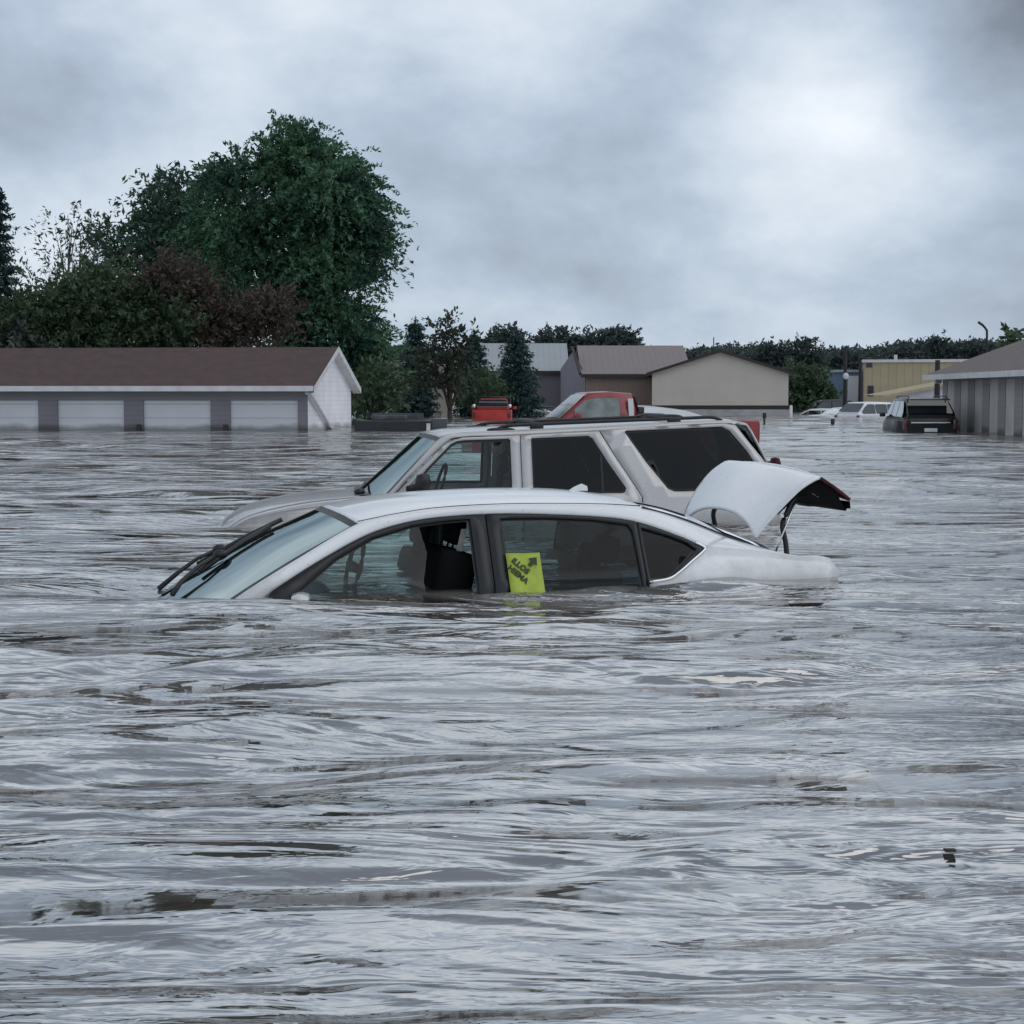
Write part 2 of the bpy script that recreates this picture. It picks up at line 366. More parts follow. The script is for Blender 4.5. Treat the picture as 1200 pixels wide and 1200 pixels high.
Z += bumpz(2.25, 9.85, .25, .16, .022, R(16)); Z += bumpz(2.7, 9.9, .5, .05, .014, R(10)); Z += bumpz(2.9, 10.25, .6, .06, -.014, R(22))
nr, nc = X.shape
wm = bpy.data.meshes.new('flood_water')
co = np.stack([X, Y, Z], -1).reshape(-1, 3).astype(np.float32)
ii = np.arange(nr*nc).reshape(nr, nc); q = np.stack([ii[:-1, :-1], ii[:-1, 1:], ii[1:, 1:], ii[1:, :-1]], -1).reshape(-1, 4)
def np_mesh(me, co, faces):
    k = faces.shape[1]
    me.vertices.add(len(co)); me.vertices.foreach_set('co', co.ravel())
    me.loops.add(faces.size); me.loops.foreach_set('vertex_index', faces.ravel().astype(np.int32))
    me.polygons.add(len(faces)); me.polygons.foreach_set('loop_start', (np.arange(len(faces))*k).astype(np.int32))
    me.update(calc_edges=True); me.validate()
np_mesh(wm, co, q)
m = bpy.data.materials.new('muddy_flood_water'); m.use_nodes = True; Nn, Ln = nodes(m); b = Nn['Principled BSDF']
b.inputs['IOR'].default_value = 6.5; b.inputs['Roughness'].default_value = .035
tcn = Nn.new('ShaderNodeTexCoord')
def nz(scale, str_, det=3, loc=(0, 0, 0), dist=0.):
    mp = Nn.new('ShaderNodeMapping'); mp.inputs['Scale'].default_value = (str_[0], str_[1], 1); mp.inputs['Location'].default_value = loc; mp.inputs['Rotation'].default_value = (0, 0, R(-7))
    Ln.new(tcn.outputs['Object'], mp.inputs[0]); n = Nn.new('ShaderNodeTexNoise'); n.inputs['Scale'].default_value = scale; n.inputs['Detail'].default_value = det; n.inputs['Distortion'].default_value = dist
    Ln.new(mp.outputs[0], n.inputs[0]); return n.outputs[0]
def bump(h, strength, dist, prev=None):
    bp = Nn.new('ShaderNodeBump'); bp.inputs['Strength'].default_value = strength; bp.inputs['Distance'].default_value = dist
    Ln.new(h, bp.inputs['Height'])
    if prev: Ln.new(prev, bp.inputs['Normal'])
    return bp.outputs[0]
p1 = bump(nz(.55, (.35, 1.2), 3, dist=.6), 1, .34)
p2 = bump(nz(2.1, (.35, 1.05), 3, (3, 1, 0), .8), 1, .098, p1)
p3 = bump(nz(11, (.40, 1.0), 3, (7, 2, 0), .5), 1, .012, p2)
Ln.new(p3, b.inputs['Normal'])
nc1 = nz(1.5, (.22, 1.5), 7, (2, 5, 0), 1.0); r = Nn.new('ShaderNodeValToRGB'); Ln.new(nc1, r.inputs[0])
r.color_ramp.elements[0].position = .40; r.color_ramp.elements[0].color = (.042, .036, .031, 1)  # dark wave-trough streaks put into the base colour, with some silt tone
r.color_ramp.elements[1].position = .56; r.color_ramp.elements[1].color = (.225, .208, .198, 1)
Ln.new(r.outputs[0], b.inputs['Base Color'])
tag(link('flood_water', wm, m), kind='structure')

# ------------------------------------------------------------------ sedan (front to the left, rear axis +x, water at local z = BZ)
def rot_pts(pts, sgn=1): return [(p[0], p[1]*sgn, p[2]) for p in pts]
BZ = .95     # root sits on the ground, water surface 0.95 above it
UP = (0, 0, BZ)
def car_root(name, label, cat, nearpt, yaw, hw, group=None):
    n = Vector((-math.sin(yaw), math.cos(yaw), 0)); p = Vector(nearpt)+n*hw
    return thing(name, label, cat, (p.x, p.y, GZ), (0, 0, yaw), group)

sed = car_root('sedan', 'white sedan flooded up to its windows with its trunk lid standing open', 'car', (.098, 9.258, 0), R(16), .88)
def hs(x, z):
    t = max(0, -1.6-x)
    return -(.88-.55*max(z, 0)-.02*max(0, -z)**2-.06*t*t-.05*max(0, x-1.5))+0
def P(x, z, y=None): return (x, hs(x, z) if y is None else y, z)
E_ws = [(-1.84, -.875, -.12), (-1.63, -.86, .024), (-1.31, -.771, .198), (-.95, -.672, .378)]
C_ws = [(-2.06, 0, -.12), (-1.80, 0, .040), (-1.43, 0, .245), (-1.02, 0, .425)]
E_rf = [(-.95, -.672, .378), (-.70, -.655, .420), (-.45, -.64, .448), (-.05, -.632, .460), (.486, -.625, .45), (.784, -.62, .432)]
C_rf = [(-1.02, 0, .425), (-.753, 0, .478), (-.45, 0, .503), (0, 0, .519), (.44, 0, .511), (.79, 0, .472)]
E_bl = [(.784, -.62, .432), (1.048, -.62, .357), (1.329, -.62, .247), (1.70, -.62, .118)]
C_bl = [(.79, 0, .472), (1.06, 0, .418), (1.36, 0, .325), (1.70, 0, .190)]
dripo = [P(-1.465, .036), P(-1.215, .173), P(-.93, .308), P(-.704, .373), P(-.449, .406), P(-.05, .416), P(.486, .388), P(.748, .348), P(1.002, .259), P(1.131, .197)]
body = MB()
topgrid(body, E_rf, C_rf, n=6, nv=24, p=2.6)
for sg in (1, -1):
    O_ = [(-1.84, -.875, -.12)]+E_ws[1:]+E_rf[1:]+E_bl[1:3]
    I_ = [P(-1.66, -.12)]+dripo[:2]+[dripo[2]]+dripo[3:7]+[dripo[7], dripo[8], dripo[9]]
    strip(body, O_, I_, bul=.012, sgn=sg)
    strip(body, [E_bl[2], (1.50, -.62, .186), (1.70, -.62, .118), (1.93, -.60, .108)], [P(1.131, .197), P(1.5, .168), P(1.7, .134), P(1.93, .110)], bul=.014, sgn=sg)
    panel(body, [(1.131, .197), (1.3, .185), (1.5, .168), (1.7, .134), (1.93, .110), (1.985, .05), (1.99, -.1), (1.97, -.5), (.74, -.5), (.74, .012), (.80, .018), (.93, .052)], [], hs, .08, sgn=sg)
    # rear corner return and lower rear
    body.grid([[(1.93+.05*min(1, k/2), -(.80-.0*k)*sg if k < 1 else -(.83-.06*k)*sg, z) for k in range(4)] for z in (.11, .05, -.1, -.5)])
    # front fender
    panel(body, [(-1.66, -.06), (-1.84, -.10), (-2.3, -.17), (-2.75, -.27), (-2.92, -.40), (-2.9, -.6), (-1.5, -.6), (-1.5, -.05)], [], hs, .1, sgn=sg)
topgrid(body, [(-2.0, -.86, -.13), (-2.3, -.84, -.18), (-2.75, -.76, -.28), (-2.95, -.70, -.42), (-2.97, -.68, -.6)], [(-2.08, 0, -.12), (-2.4, 0, -.15), (-2.8, 0, -.23), (-3.02, 0, -.38), (-3.05, 0, -.6)], n=3, nv=12, p=3)
body.grid([[(1.97+.03*math.cos(y*1.9), y, z) for y in np.linspace(-.84, .84, 9)] for z in (-.16, -.3, -.6)])
solid(body.build('body', M['white'], sed, True, UP), .01)

def border(i, j, nr, nc):
    return 1 if (i == nr-1 or j == 0 or j == nc-1) else 0
wsm = MB(); topgrid(wsm, E_ws, C_ws, n=10, nv=34, p=2.3, mif=border, sh=-.004); wsm.build('windshield', [M['gwind'], M['trim']], sed, True, UP)
blm = MB(); topgrid(blm, E_bl, C_bl, n=8, nv=30, p=2.3, mif=lambda i, j, a, b: 1 if (i < 1 or i > a-3 or j < 1 or j > b-2) else 0, sh=-.006); blm.build('rear_window', [M['gquart'], M['trim']], sed, True, UP)
# dark seal along the edge of the back glass
for sg in (1, -1):
    sb = MB(); sb.tube([(p.x, (p.y-.004)*sg, p.z+.006) for p in cr(E_bl, 6)], .008, 6); sb.build('window_seal', M['trim'], sed, True, UP)

for sg in (1, -1):
    sb = MB(); sb.tube([(p.x, (p.y+.030)*sg, p.z+.0125) for p in cr(E_rf, 6)], .0032, 5); sb.build('roof_seam', M['rubber'], sed, True, UP)
gf = [(-1.34, -.10), (-1.32, .034), (-1.10, .192), (-.88, .300), (-.64, .362), (-.45, .383), (-.295, .392), (-.295, -.10)]
gr = [(-.115, -.10), (-.115, .390), (.17, .388), (.45, .371), (.665, .340), (.690, .305), (.700, -.10)]
gq = [(.745, .028), (.745, .322), (.92, .268), (1.02, .228), (1.075, .190), (.895, .052), (.86, .030)]
drip2 = [(p[0], p[2]) for p in dripo]
def clipx(keys, x0, x1): return [p for p in keys if x0 < p[0] < x1]
dl = smoothpoly(drip2[:-1], 6)
dl = [(x, z-.0015) for x, z in dl]+[(1.127, .195)]
def zdl(x):
    for a_, b_ in zip(dl, dl[1:]):
        if a_[0] <= x <= b_[0]: return a_[1]+(b_[1]-a_[1])*(x-a_[0])/(b_[0]-a_[0])
frame_f = [(-1.60, -.12)]+clipx(dl, -2, -.21)+[(-.206, zdl(-.206)), (-.206, -.12)]
frame_r = [(-.198, -.12), (-.198, zdl(-.198))]+clipx(dl, -.19, .72)+[(.722, zdl(.722)), (.722, -.12)]
frame_q = [(.728, .0), (.728, zdl(.728))]+clipx(dl, .74, 1.2)+[(.93, .056), (.80, .02)]
def glass_y(x, z): return hs(x, z)+.012
def window(poly, parent, g, sg, ins=.014, fm=glass_y, up=UP, name='window', cut=None):
    mb = MB(); p2 = inset(poly, ins)
    if cut is None: panel(mb, p2, [], fm, .09, 0, sg)
    else:                                              # pane broken away behind this x: the rear of the opening is empty
        pc = [p for p in p2 if p[0] < cut]; zc_ = max(b_[1]+(a_[1]-b_[1])*(cut-b_[0])/(a_[0]-b_[0]) for a_, b_ in zip(p2, p2[1:]+p2[:1]) if (a_[0]-cut)*(b_[0]-cut) < 0)
        i_ = max(range(len(pc)), key=lambda q: pc[q][0]); pc = pc[:i_+1]+[(cut, zc_), (cut+.03, zc_*.6), (cut-.01, .05), (cut+.02, -.08)]+pc[i_+1:]; panel(mb, pc, [], fm, .09, 0, sg)
    panel(mb, inset(poly, -.004), [p2], fm, .09, 1, sg)
    return mb.build(name, [g, M['trim']], parent, True, up)
for sg in (1, -1):
    for nm, fr, g, low, gm_ in (('door', frame_f, gf, (-1.60, -.206), M['gsedan']), ('door', frame_r, gr, (-.198, .722), M['grear'])):
        mb = MB(); panel(mb, fr, [g], hs, .07, 0, sg); panel(mb, [(low[0], -.125), (low[1], -.125), (low[1], -.6), (low[0], -.6)], [], lambda x, z: hs(x, z)-.004, .1, 1, sg)
        dr = solid(mb.build(nm, [M['trim'], M['white']], sed, True, UP), .02)
        window(g, dr, gm_, sg, cut=-.60 if (g is gf and sg == 1) else None)
        h = MB(); hx = low[1]-.16; h.box((hx, hs(hx, -.2)*sg-.02*sg, -.2), (.18, .02, .03), bev=.008); h.build('door_handle', M['white'], dr, True, UP)
    mb = MB(); panel(mb, frame_q, [gq], hs, .06, 0, sg); qf = solid(mb.build('quarter_frame', M['trim'], sed, True, UP), .016)
    window(gq, qf, M['gquart'], sg, .006)
    # bright moulding that follows the rear corner of the side glass
    mb = MB(); mb.tube([(x, (hs(x, z)-.006)*sg, z) for x, z in smoothpoly([(.74, .016), (.86, .030), (.935, .064), (1.03, .125), (1.115, .180), (1.128, .200), (1.07, .232)], 4)], .0085, 6)
    mb.build('window_moulding', M['chrome'], sed, True, UP)
    mb = MB(); mb.box((-1.33, -.97*sg, -.035), (.11, .21, .13), bev=.045, rz=R(-12)*sg); mb.tube([(-1.35, -.86*sg, -.03), (-1.34, -.92*sg, -.01)], .025)
    mr = mb.build('side_mirror', M['white'], sed, True, UP)
    mb = MB(); mb.ball((1.968, -.70*sg, .03), (.03, .10, .06)); mb.build('tail_lamp', M['lamp'], sed, True, UP)
# wipers lying up the glass
def wsp(x, v):
    """point on the windshield at edge-parameter x (0 base..1 top) and v across (-1 near)"""
    e = cr(E_ws, 10); c = cr(C_ws, 10); i = min(len(e)-1, int(x*(len(e)-1))); a, b = e[i], c[i]
    return Vector((a.x+(b.x-a.x)*(1-v*v), v*abs(a.y), a.z+(b.z-a.z)*(1-abs(v)**2.3)+.014))
for (x0, v0, x1, v1, off) in ((.10, -.30, .74, .20, .03), (.05, .35, .80, .62, .03)):
    mb = MB(); pa, pb = wsp(x0, v0), wsp(x1, v1); ps = [wsp(x0+(x1-x0)*t, v0+(v1-v0)*t) for t in (0, .2, .4, .6, .8, 1)]
    mb.tube([p+Vector((0, 0, .012)) for p in ps[2:]], .016, 6)
    mb.tube([ps[0]+Vector((0, 0, .02)), ps[1]+Vector((0, 0, .04)), ps[2]+Vector((0, 0, .05)), ps[3]+Vector((0, 0, .03))], [.017, .014, .012, .012], 6)
    mb.ball(ps[3]+Vector((0, 0, .028)), (.045, .03, .028))
    mb.build('wiper', M['trim'], sed, True, UP)
# cowl + dashboard + cabin
mb = MB(); topgrid(mb, [(-1.62, -.80, -.04), (-1.30, -.80, .00), (-1.10, -.80, -.02), (-1.05, -.80, -.3)], [(-1.62, 0, .0), (-1.32, 0, .05), (-1.12, 0, .02), (-1.05, 0, -.3)], n=4, nv=10, p=4)
mb.build('dashboard', M['trim'], sed, True, UP)
mb = MB(); topgrid(mb, [(p[0]+(.06 if i == 0 else 0), p[1]*.93, p[2]-.02) for i, p in enumerate(E_rf)], [(p[0]+(.06 if i == 0 else 0), 0, p[2]-.03) for i, p in enumerate(C_rf)], n=4, nv=12, p=2.6)
mb.build('headliner', M['liner'], sed, True, UP)
mb = MB(); c0 = Vector((-.92, -.36, .10)); mb.tube([c0+Vector((.10*math.cos(a)*.45, .18*math.sin(a), .17*math.cos(a))) for a in np.linspace(0, 2*math.pi, 25)], .014, 6, caps=False)
mb.box(c0, (.05, .30, .05), bev=.015); mb.build('steering_wheel', M['rubber'], sed, True, UP)
def seat(x, y, parent, m, top, w_=.46, lean=.10, up=UP, hr=True, th=.13):
    mb = MB(); mb.box((x+lean*.5, y, top-.38), (th, w_, .62), bev=.05, ry=R(14)); mb.box((x-.25, y, top-.72), (.5, w_, .14), bev=.05)
    s_ = mb.build('seat', m, parent, True, up)
    if hr:
        mb = MB(); mb.box((x+lean+.045, y, top+.03), (.10, .26, .17), bev=.045, ry=R(10))
        for q_ in (-.06, .06): mb.tube([(x+lean, y+q_, top-.12), (x+lean+.04, y+q_, top)], .007, 6)
        mb.build('headrest', m, s_, True, up)
    return s_
seat(-.47, -.41, sed, M['black0'], .28, .54, th=.24); seat(-.50, .37, sed, M['cloth'], .21)
seat(.50, -.38, sed, M['cloth'], .14, .5); seat(.50, .38, sed, M['clothl'], .16, .5); seat(.52, 0, sed, M['cloth'], .06, .3)
for sg in (1, -1):
    mb = MB(); mb.tube([(-.21, -.60*sg, .40), (-.19, -.70*sg, .2), (-.20, -.78*sg, -.2)], [.03, .045, .05], 8); mb.build('inner_pillar', M['liner'], sed, True, UP)
mb = MB(); mb.grid([[(x, y, z) for y in (-.58, -.2, .2, .58)] for x, z in ((.95, .08), (1.25, .10), (1.6, .09))]); mb.build('parcel_shelf', M['liner'], sed, True, UP)
mb = MB(); mb.prism([(-.06, 0), (.07, 0), (.065, .03), (.03, .045), (-.02, .025)], (.58, .0-.006, .505), (1, 0, 0), (0, 0, 1), (0, 1, 0), .014); mb.build('antenna', M['white'], sed, False, UP)
# belt between the near front seat and the pillar
mb = MB(); mb.grid([[(x, y, z), (x+.035, y, z)] for x, y, z in ((-.33, -.60, .33), (-.37, -.60, .16), (-.40, -.60, .05), (-.30, -.60, .01))]); mb.build('seat_belt', M['clothl'], sed, True, UP)

# trunk lid, raised about 47 degrees on its two goosenecks
prof = cr([(1.535, 0, .225), (1.61, 0, .330), (1.70, 0, .430), (1.81, 0, .530), (1.91, 0, .585), (1.965, 0, .598)], 6)
prof2 = cr([(1.965, 0, .598), (2.00, 0, .582), (2.10, 0, .520), (2.19, 0, .455)], 4)
def lidpt(p, hwid, v, crown, nx, nz_): 
    cc = crown*(1-v*v); return (p.x+nx*cc, v*hwid, p.z+nz_*cc+.0)
mb = MB(); nv = 32; rows = []
npf = len(prof)
for k in range(npf):
    row = []
    for j in range(nv+1):
        v = -1+2*j/nv
        t0 = .20*(1-abs(v)**2.6)                           # the front edge is cut back in a bow round the rear glass
        t = t0+(1-t0)*k/(npf-1); f = t*(npf-1); i = min(npf-2, int(f)); p = prof[i].lerp(prof[i+1], f-i)
        hwid = .60+.05*math.sin(math.pi*min(1, t*.9)) - .035*(t > .99)
        cc = .05*(1-v*v)*(1-.4*t); row.append((p.x-.7*cc-.02*(v+1)*math.sin(math.pi*t*.75), v*hwid, p.z+.7*cc+.034*(v+1)*min(1, t*1.15)*(1-.35*max(0, t-.8)/.2)))
    rows.append(row)
mb.grid(rows)
lid = solid(mb.build('trunk_lid', M['white'], sed, True, UP), .018)
mb = MB(); rows = []
for k, p in enumerate(prof2):
    rows.append([(p.x+.012*(1-(abs(-1+2*j/nv))**2)-.028*(2*j/nv)*(1-k/len(prof2)), (-1+2*j/nv)*(.60-.02*k/len(prof2)), p.z+.03*(1-(-1+2*j/nv)**2)+.0235*(2*j/nv)*(1-k/len(prof2))) for j in range(nv+1)])
mb.grid(rows, mif=lambda i, j, a, b: 1 if i > 0 else 0)
lf = solid(mb.build('lid_rear_face', [M['white'], M['maroon']], lid, True, UP), .02)
mb = MB(); rows = []
pp = [(1.60, .24), (1.70, .37), (1.82, .475), (1.93, .50), (2.02, .45), (2.10, .405), (2.165, .385), (2.195, .43)]
for (x, z) in pp: rows.append([(x, v*.57, z) for v in np.linspace(-1, 1, 9)])
mb.grid(rows[1:])
mb.grid([[(2.195, v*.57, .445), (2.20, v*.57, .40), (2.14, v*.57, .405), (2.08, v*.57, .44)] for v in (-1, 0, 1)])
# side skirts of the inner panel
for sg in (1, -1):
    mb.add([(x, .575*sg, z) for x, z in ((1.70, .37), (1.82, .475), (1.93, .50), (2.02, .45), (2.10, .405), (2.165, .385), (2.10, .50), (2.0, .57), (1.95, .585), (1.83, .525), (1.72, .44))], [(0, 1, 9, 10), (1, 2, 8, 9), (2, 3, 7, 8), (3, 4, 6, 7), (4, 5, 6)])
mb.build('lid_lining', M['black0'], lid, False, UP)
mb = MB(); mb.box((2.13, -.1, .412), (.06, .16, .05), bev=.01)
mb.build('lid_latch', M['trim'], lid, False, UP)
for sg in (1, -1):
    mb = MB(); mb.tube(cr([(1.84, .53*sg, .50), (1.78, .54*sg, .385), (1.745, .545*sg, .30), (1.765, .55*sg, .20), (1.77, .56*sg, .10), (1.76, .56*sg, .02)], 4), .017, 8)
    mb.build('lid_hinge', M['trim'], sed, True, UP)
    mb = MB(); mb.tube([(1.66, .57*sg, .07), (1.83, .55*sg, .45)], .006, 6); mb.build('lid_strut', M['chrome'], sed, True, UP)
# seat hump / trunk seal round the opening
for sg in (1, -1): mb = MB(); mb.tube([(1.64, -.58*sg, .125), (1.9, -.57*sg, .105), (1.93, -.5*sg, .08), (1.95, -.45*sg, -.1)], .010, 6); mb.build('trunk_seal', M['rubber'], sed, True, UP)

# yellow notice on the rear door glass: a thing of its own
ym = mat('fluorescent_yellow_card', (.36, .46, .055), .6, var=.22, scale=9, bump=.4, bscale=12)
ink = mat('dark_ink', (.024, .038, .012), .6, var=.3)
yaw = R(16)
def sed_world(x, y, z):
    return Vector((sed.location.x+x*math.cos(yaw)-y*math.sin(yaw), sed.location.y+x*math.sin(yaw)+y*math.cos(yaw), z))
sgn_z0 = -.06
sroot = thing('notice_sign', 'square yellow green notice with black arrow and slanted lettering on rear door window', 'sign', sed_world(-.012, hs(0, .09)-.014, .092), (R(-28.8), 0, yaw))
# local frame: x along car, z up the glass
def card(mb, pts, y, th, mi=0): mb.prism(pts, (0, y, 0), (1, 0, 0), (0, 0, 1), (0, 1, 0), th, mi)
hw_ = .103
mb = MB()
rows = [[(x, -.0+.004*math.sin(x*20+z*9), z) for x in np.linspace(-hw_, hw_, 7)] for z in np.linspace(-.16, hw_+.018, 8)]
mb.grid(rows); solid(mb.build('card', ym, sroot, True), .003)
mb = MB()
a45 = math.sqrt(.5)
def rotp(u, v, cx_, cz_): return (cx_+(u+v)*a45, cz_+(v-u)*a45)   # v axis points to upper right
arrow = [(-.013, -.035), (.013, -.035), (.013, .0), (.036, .0), (0, .045), (-.036, .0), (-.013, .0)]
card(mb, [rotp(u*.9, v*.9, .050, .060) for u, v in arrow], -.0095, .003)
mb.build('arrow', ink, sroot)
def text(txt, size, cx_, cz_, parent, mat_, ang, y=-.0085, nm='lettering', bold=.0022):
    cu = bpy.data.curves.new('t', 'FONT'); cu.body = txt; cu.size = size; cu.align_x = 'CENTER'; cu.align_y = 'CENTER'; cu.extrude = .0008; cu.offset = bold
    o = bpy.data.objects.new('t', cu); COL.objects.link(o); bpy.context.view_layer.update()
    me = bpy.data.meshes.new_from_object(o.evaluated_get(bpy.context.evaluated_depsgraph_get())); bpy.data.objects.remove(o)
    me.transform(Matrix.Translation((cx_, y, cz_)) @ Matrix.Rotation(-ang, 4, 'Y').inverted() @ Matrix.Rotation(math.pi/2, 4, 'X')) if False else me.transform(Matrix.Translation((cx_, y, cz_)) @ Matrix.Rotation(ang, 4, 'Y') @ Matrix.Rotation(math.pi/2, 4, 'X'))
    return link(nm, me, mat_, parent, False)
text('ILLOS', .048, -.026, .036, sroot, ink, R(45))
text('HIEMA', .048, -.048, -.016, sroot, ink, R(45))

# ------------------------------------------------------------------ silver SUV behind it
suv = car_root('suv', 'silver sport utility vehicle with roof rack flooded behind the white sedan', 'car', (.370, 14.02, 0), R(10), .92)
def hv(x, z): return -(.92-.25*max(z, 0)-.05*max(0, x-1.7)-.09*max(0, -2.2-x))
Q_ = lambda x, z: (x, hv(x, z), z)
vE_ws = [(-1.56, -.87, .17), (-1.42, -.85, .290), (-1.20, -.795, .52), (-.97, -.735, .745)]
vC_ws = [(-1.70, 0, .17), (-1.56, 0, .30), (-1.30, 0, .53), (-1.03, 0, .770)]
vE_rf = [(-.97, -.735, .745), (-.75, -.71, .780), (-.34, -.70, .796), (.42, -.69, .828), (1.2, -.685, .866), (1.62, -.68, .878), (1.72, -.675, .862)]
vC_rf = [(-1.03, 0, .770), (-.78, 0, .805), (-.34, 0, .824), (.42, 0, .856), (1.2, 0, .886), (1.66, 0, .896), (1.80, 0, .878)]
tops = [Q_(-1.42, .25), Q_(-1.19, .47), Q_(-.93, .705), Q_(-.78, .752), Q_(-.34, .766), Q_(.42, .800), Q_(1.2, .848), Q_(1.60, .862), Q_(1.68, .85)]
vg1 = [(-1.285, .27), (-1.10, .482), (-.885, .690), (-.83, .716), (-.76, .724), (-.375, .734), (-.36, .722), (-.36, .27)]
vg2 = [(-.178, .255), (-.178, .725), (-.165, .738), (.335, .757), (.375, .735), (.52, .50), (.655, .30), (.645, .27), (.62, .255)]
vg3 = [(.664, .79), (.685, .800), (1.56, .834), (1.63, .80), (1.78, .62), (1.925, .40), (1.93, .30), (1.90, .272), (1.09, .265), (1.03, .29), (.84, .53)]
body = MB(); topgrid(body, vE_rf, vC_rf, n=5, nv=20, p=3.2)
for sg in (1, -1):
    strip(body, [vE_ws[0]]+vE_ws[1:3]+[vE_ws[3], vE_rf[1], vE_rf[2], vE_rf[3], vE_rf[4], vE_rf[5], vE_rf[6]], [Q_(-1.50, .14), Q_(-1.40, .26), tops[1], tops[2], tops[3], tops[4], tops[5], tops[6], tops[7], tops[8]], bul=.006, sgn=sg)
    panel(body, [(.447, .7985), (.8, .829), (1.2, .8465), (1.60, .860), (1.69, .845), (1.80, .70), (1.92, .55), (2.02, .40), (2.05, .25), (2.06, -.1), (2.05, -.6), (.80, -.6), (.80, .22), (.70, .38), (.56, .60)], [vg3], hv, .09, sgn=sg)
    panel(body, [(-1.46, .18), (-1.38, .255), (-1.355, .10), (-1.35, -.6), (-2.78, -.6), (-2.82, -.2), (-2.74, .00), (-2.60, .08), (-2.30, .135), (-1.9, .185), (-1.6, .215)], [], hv, .1, sgn=sg)
    # hood shoulder
    strip(body, [(-1.55, -.78, .245), (-2.1, -.77, .195), (-2.5, -.74, .115), (-2.72, -.70, .02), (-2.84, -.66, -.12)], [Q_(-1.50, .215), Q_(-2.0, .175), Q_(-2.5, .10), Q_(-2.74, .0), Q_(-2.83, -.12)], bul=.012, sgn=sg)
solid(body.build('body', M['silver'], suv, True, UP), .014)
mb = MB(); topgrid(mb, [(-1.55, -.775, .247), (-2.1, -.765, .197), (-2.5, -.735, .117), (-2.72, -.695, .022), (-2.84, -.655, -.12), (-2.86, -.64, -.5)], [(-1.66, 0, .262), (-2.1, 0, .222), (-2.55, 0, .135), (-2.78, 0, .03), (-2.90, 0, -.12), (-2.92, 0, -.5)], n=5, nv=16, p=2.6)
solid(mb.build('hood', M['silver'], suv, True, UP), .01)
for sg in (1, -1):
    mb = MB(); mb.tube([(p.x, p.y*sg, p.z+.004) for p in cr([(-1.55, -.778, .246), (-2.1, -.768, .196), (-2.5, -.738, .116), (-2.72, -.698, .021)], 5)], .0045, 5); mb.build('hood_seam', M['trim'], suv, True, UP)
mb = MB(); topgrid(mb, vE_ws, vC_ws, n=8, nv=28, p=2.4, mif=border, sh=-.004); mb.build('windshield', [M['gwind'], M['trim']], suv, True, UP)
def gy_(x, z): return hv(x, z)+.012
vd1 = [(-1.375, .12), (-1.372, .27), (-1.18, .465), (-.925, .698), (-.78, .746), (-.34, .761), (-.276, .764), (-.276, -.6), (-1.345, -.6)]
vd2 = [(-.268, -.6), (-.268, .7645), (.42, .796), (.437, .795), (.55, .60), (.69, .38), (.79, .22), (.79, -.6)]
for sg in (1, -1):
    mb = MB(); panel(mb, vd1, [vg1], hv, .08, 0, sg); d1 = solid(mb.build('door', M['silver'], suv, True, UP), .02); window(vg1, d1, M['gsuv'], sg, .022, gy_)
    mb = MB(); panel(mb, vd2, [vg2], hv, .08, 0, sg); d2 = solid(mb.build('door', M['silver'], suv, True, UP), .02); window(vg2, d2, M['gdark'], sg, .016, gy_)
    mb = MB(); mb.grid([[(x, (hv(x, z)+.006)*sg, z) for x in (.435, .455)] for z in (.27, .5, .60)]); mb.build('window_divider', M['trim'], d2, False, UP)
    for dd, hx in ((d1, -.42), (d2, .52)):
        mb = MB(); mb.box((hx, (hv(hx, .12)-.02)*sg, .13), (.18, .03, .04), bev=.01); mb.build('door_handle', M['trim'], dd, True, UP)
    window(vg3, suv, M['gdark'], sg, .020, gy_, name='cargo_window')
    mb = MB(); mb.box((-1.155, -.985*sg, .375), (.13, .20, .15), bev=.055, rz=R(-8)*sg); mb.tube([(-1.27, -.85*sg, .31), (-1.17, -.93*sg, .34)], .03, 8)
    mi_ = mb.build('side_mirror', M['trim'], suv, True, UP)
    # roof rack
    mb = MB(); mb.tube(cr([(-.48, -.62*sg, .805), (-.38, -.62*sg, .842), (-.2, -.62*sg, .855), (.4, -.61*sg, .878), (1.2, -.61*sg, .907), (1.5, -.60*sg, .915), (1.60, -.60*sg, .885)], 5), .015, 8)
    for x_, z_ in ((-.10, .84), (1.15, .885)): mb.box((x_, -.61*sg, z_+.0), (.12, .05, .06), bev=.015)
    mb.ball((-.42, -.62*sg, .812), (.13, .03, .020)); mb.build('roof_rail', M['trim'], suv, True, UP)
    mb = MB(); mb.box((2.035, -.80*sg, .36), (.07, .12, .40), bev=.03); mb.build('tail_lamp', M['maroon'], suv, True, UP)
for x_, z_ in ((-.08, .878), (1.13, .925)):
    mb = MB(); mb.tube([(x_, -.59, z_-.012), (x_, -.3, z_+.008), (x_, .3, z_+.008), (x_, .59, z_-.012)], .016, 8); mb.build('roof_bar', M['trim'], suv, True, UP)
# tailgate
rows = []
for x, z, hw2 in ((1.74, .885, .66), (1.86, .868, .665), (1.90, .80, .69), (2.00, .60, .73), (2.08, .38, .80), (2.10, .1, .84), (2.10, -.6, .84)):
    rows.append([(x-.05*abs(v)**3, v*hw2, z-.02*v*v) for v in np.linspace(-1, 1, 13)])
mb = MB(); mb.grid(rows, mif=lambda i, j, a, b: 1 if (i in (2, 3) and 0 < j < b-1) else 0); solid(mb.build('tailgate', [M['silver'], M['gdark']], suv, True, UP), .02)
mb = MB(); mb.box((2.14, 0, -.12), (.16, 1.7, .24), bev=.05); mb.build('rear_bumper', M['silver'], suv, True, UP)
mb = MB(); mb.box((2.06, -.70, .505), (.10, .10, .035), bev=.012); mb.box((2.04, -.62, .49), (.05, .1, .03), bev=.01); mb.build('rear_wiper', M['trim'], suv, True, UP)
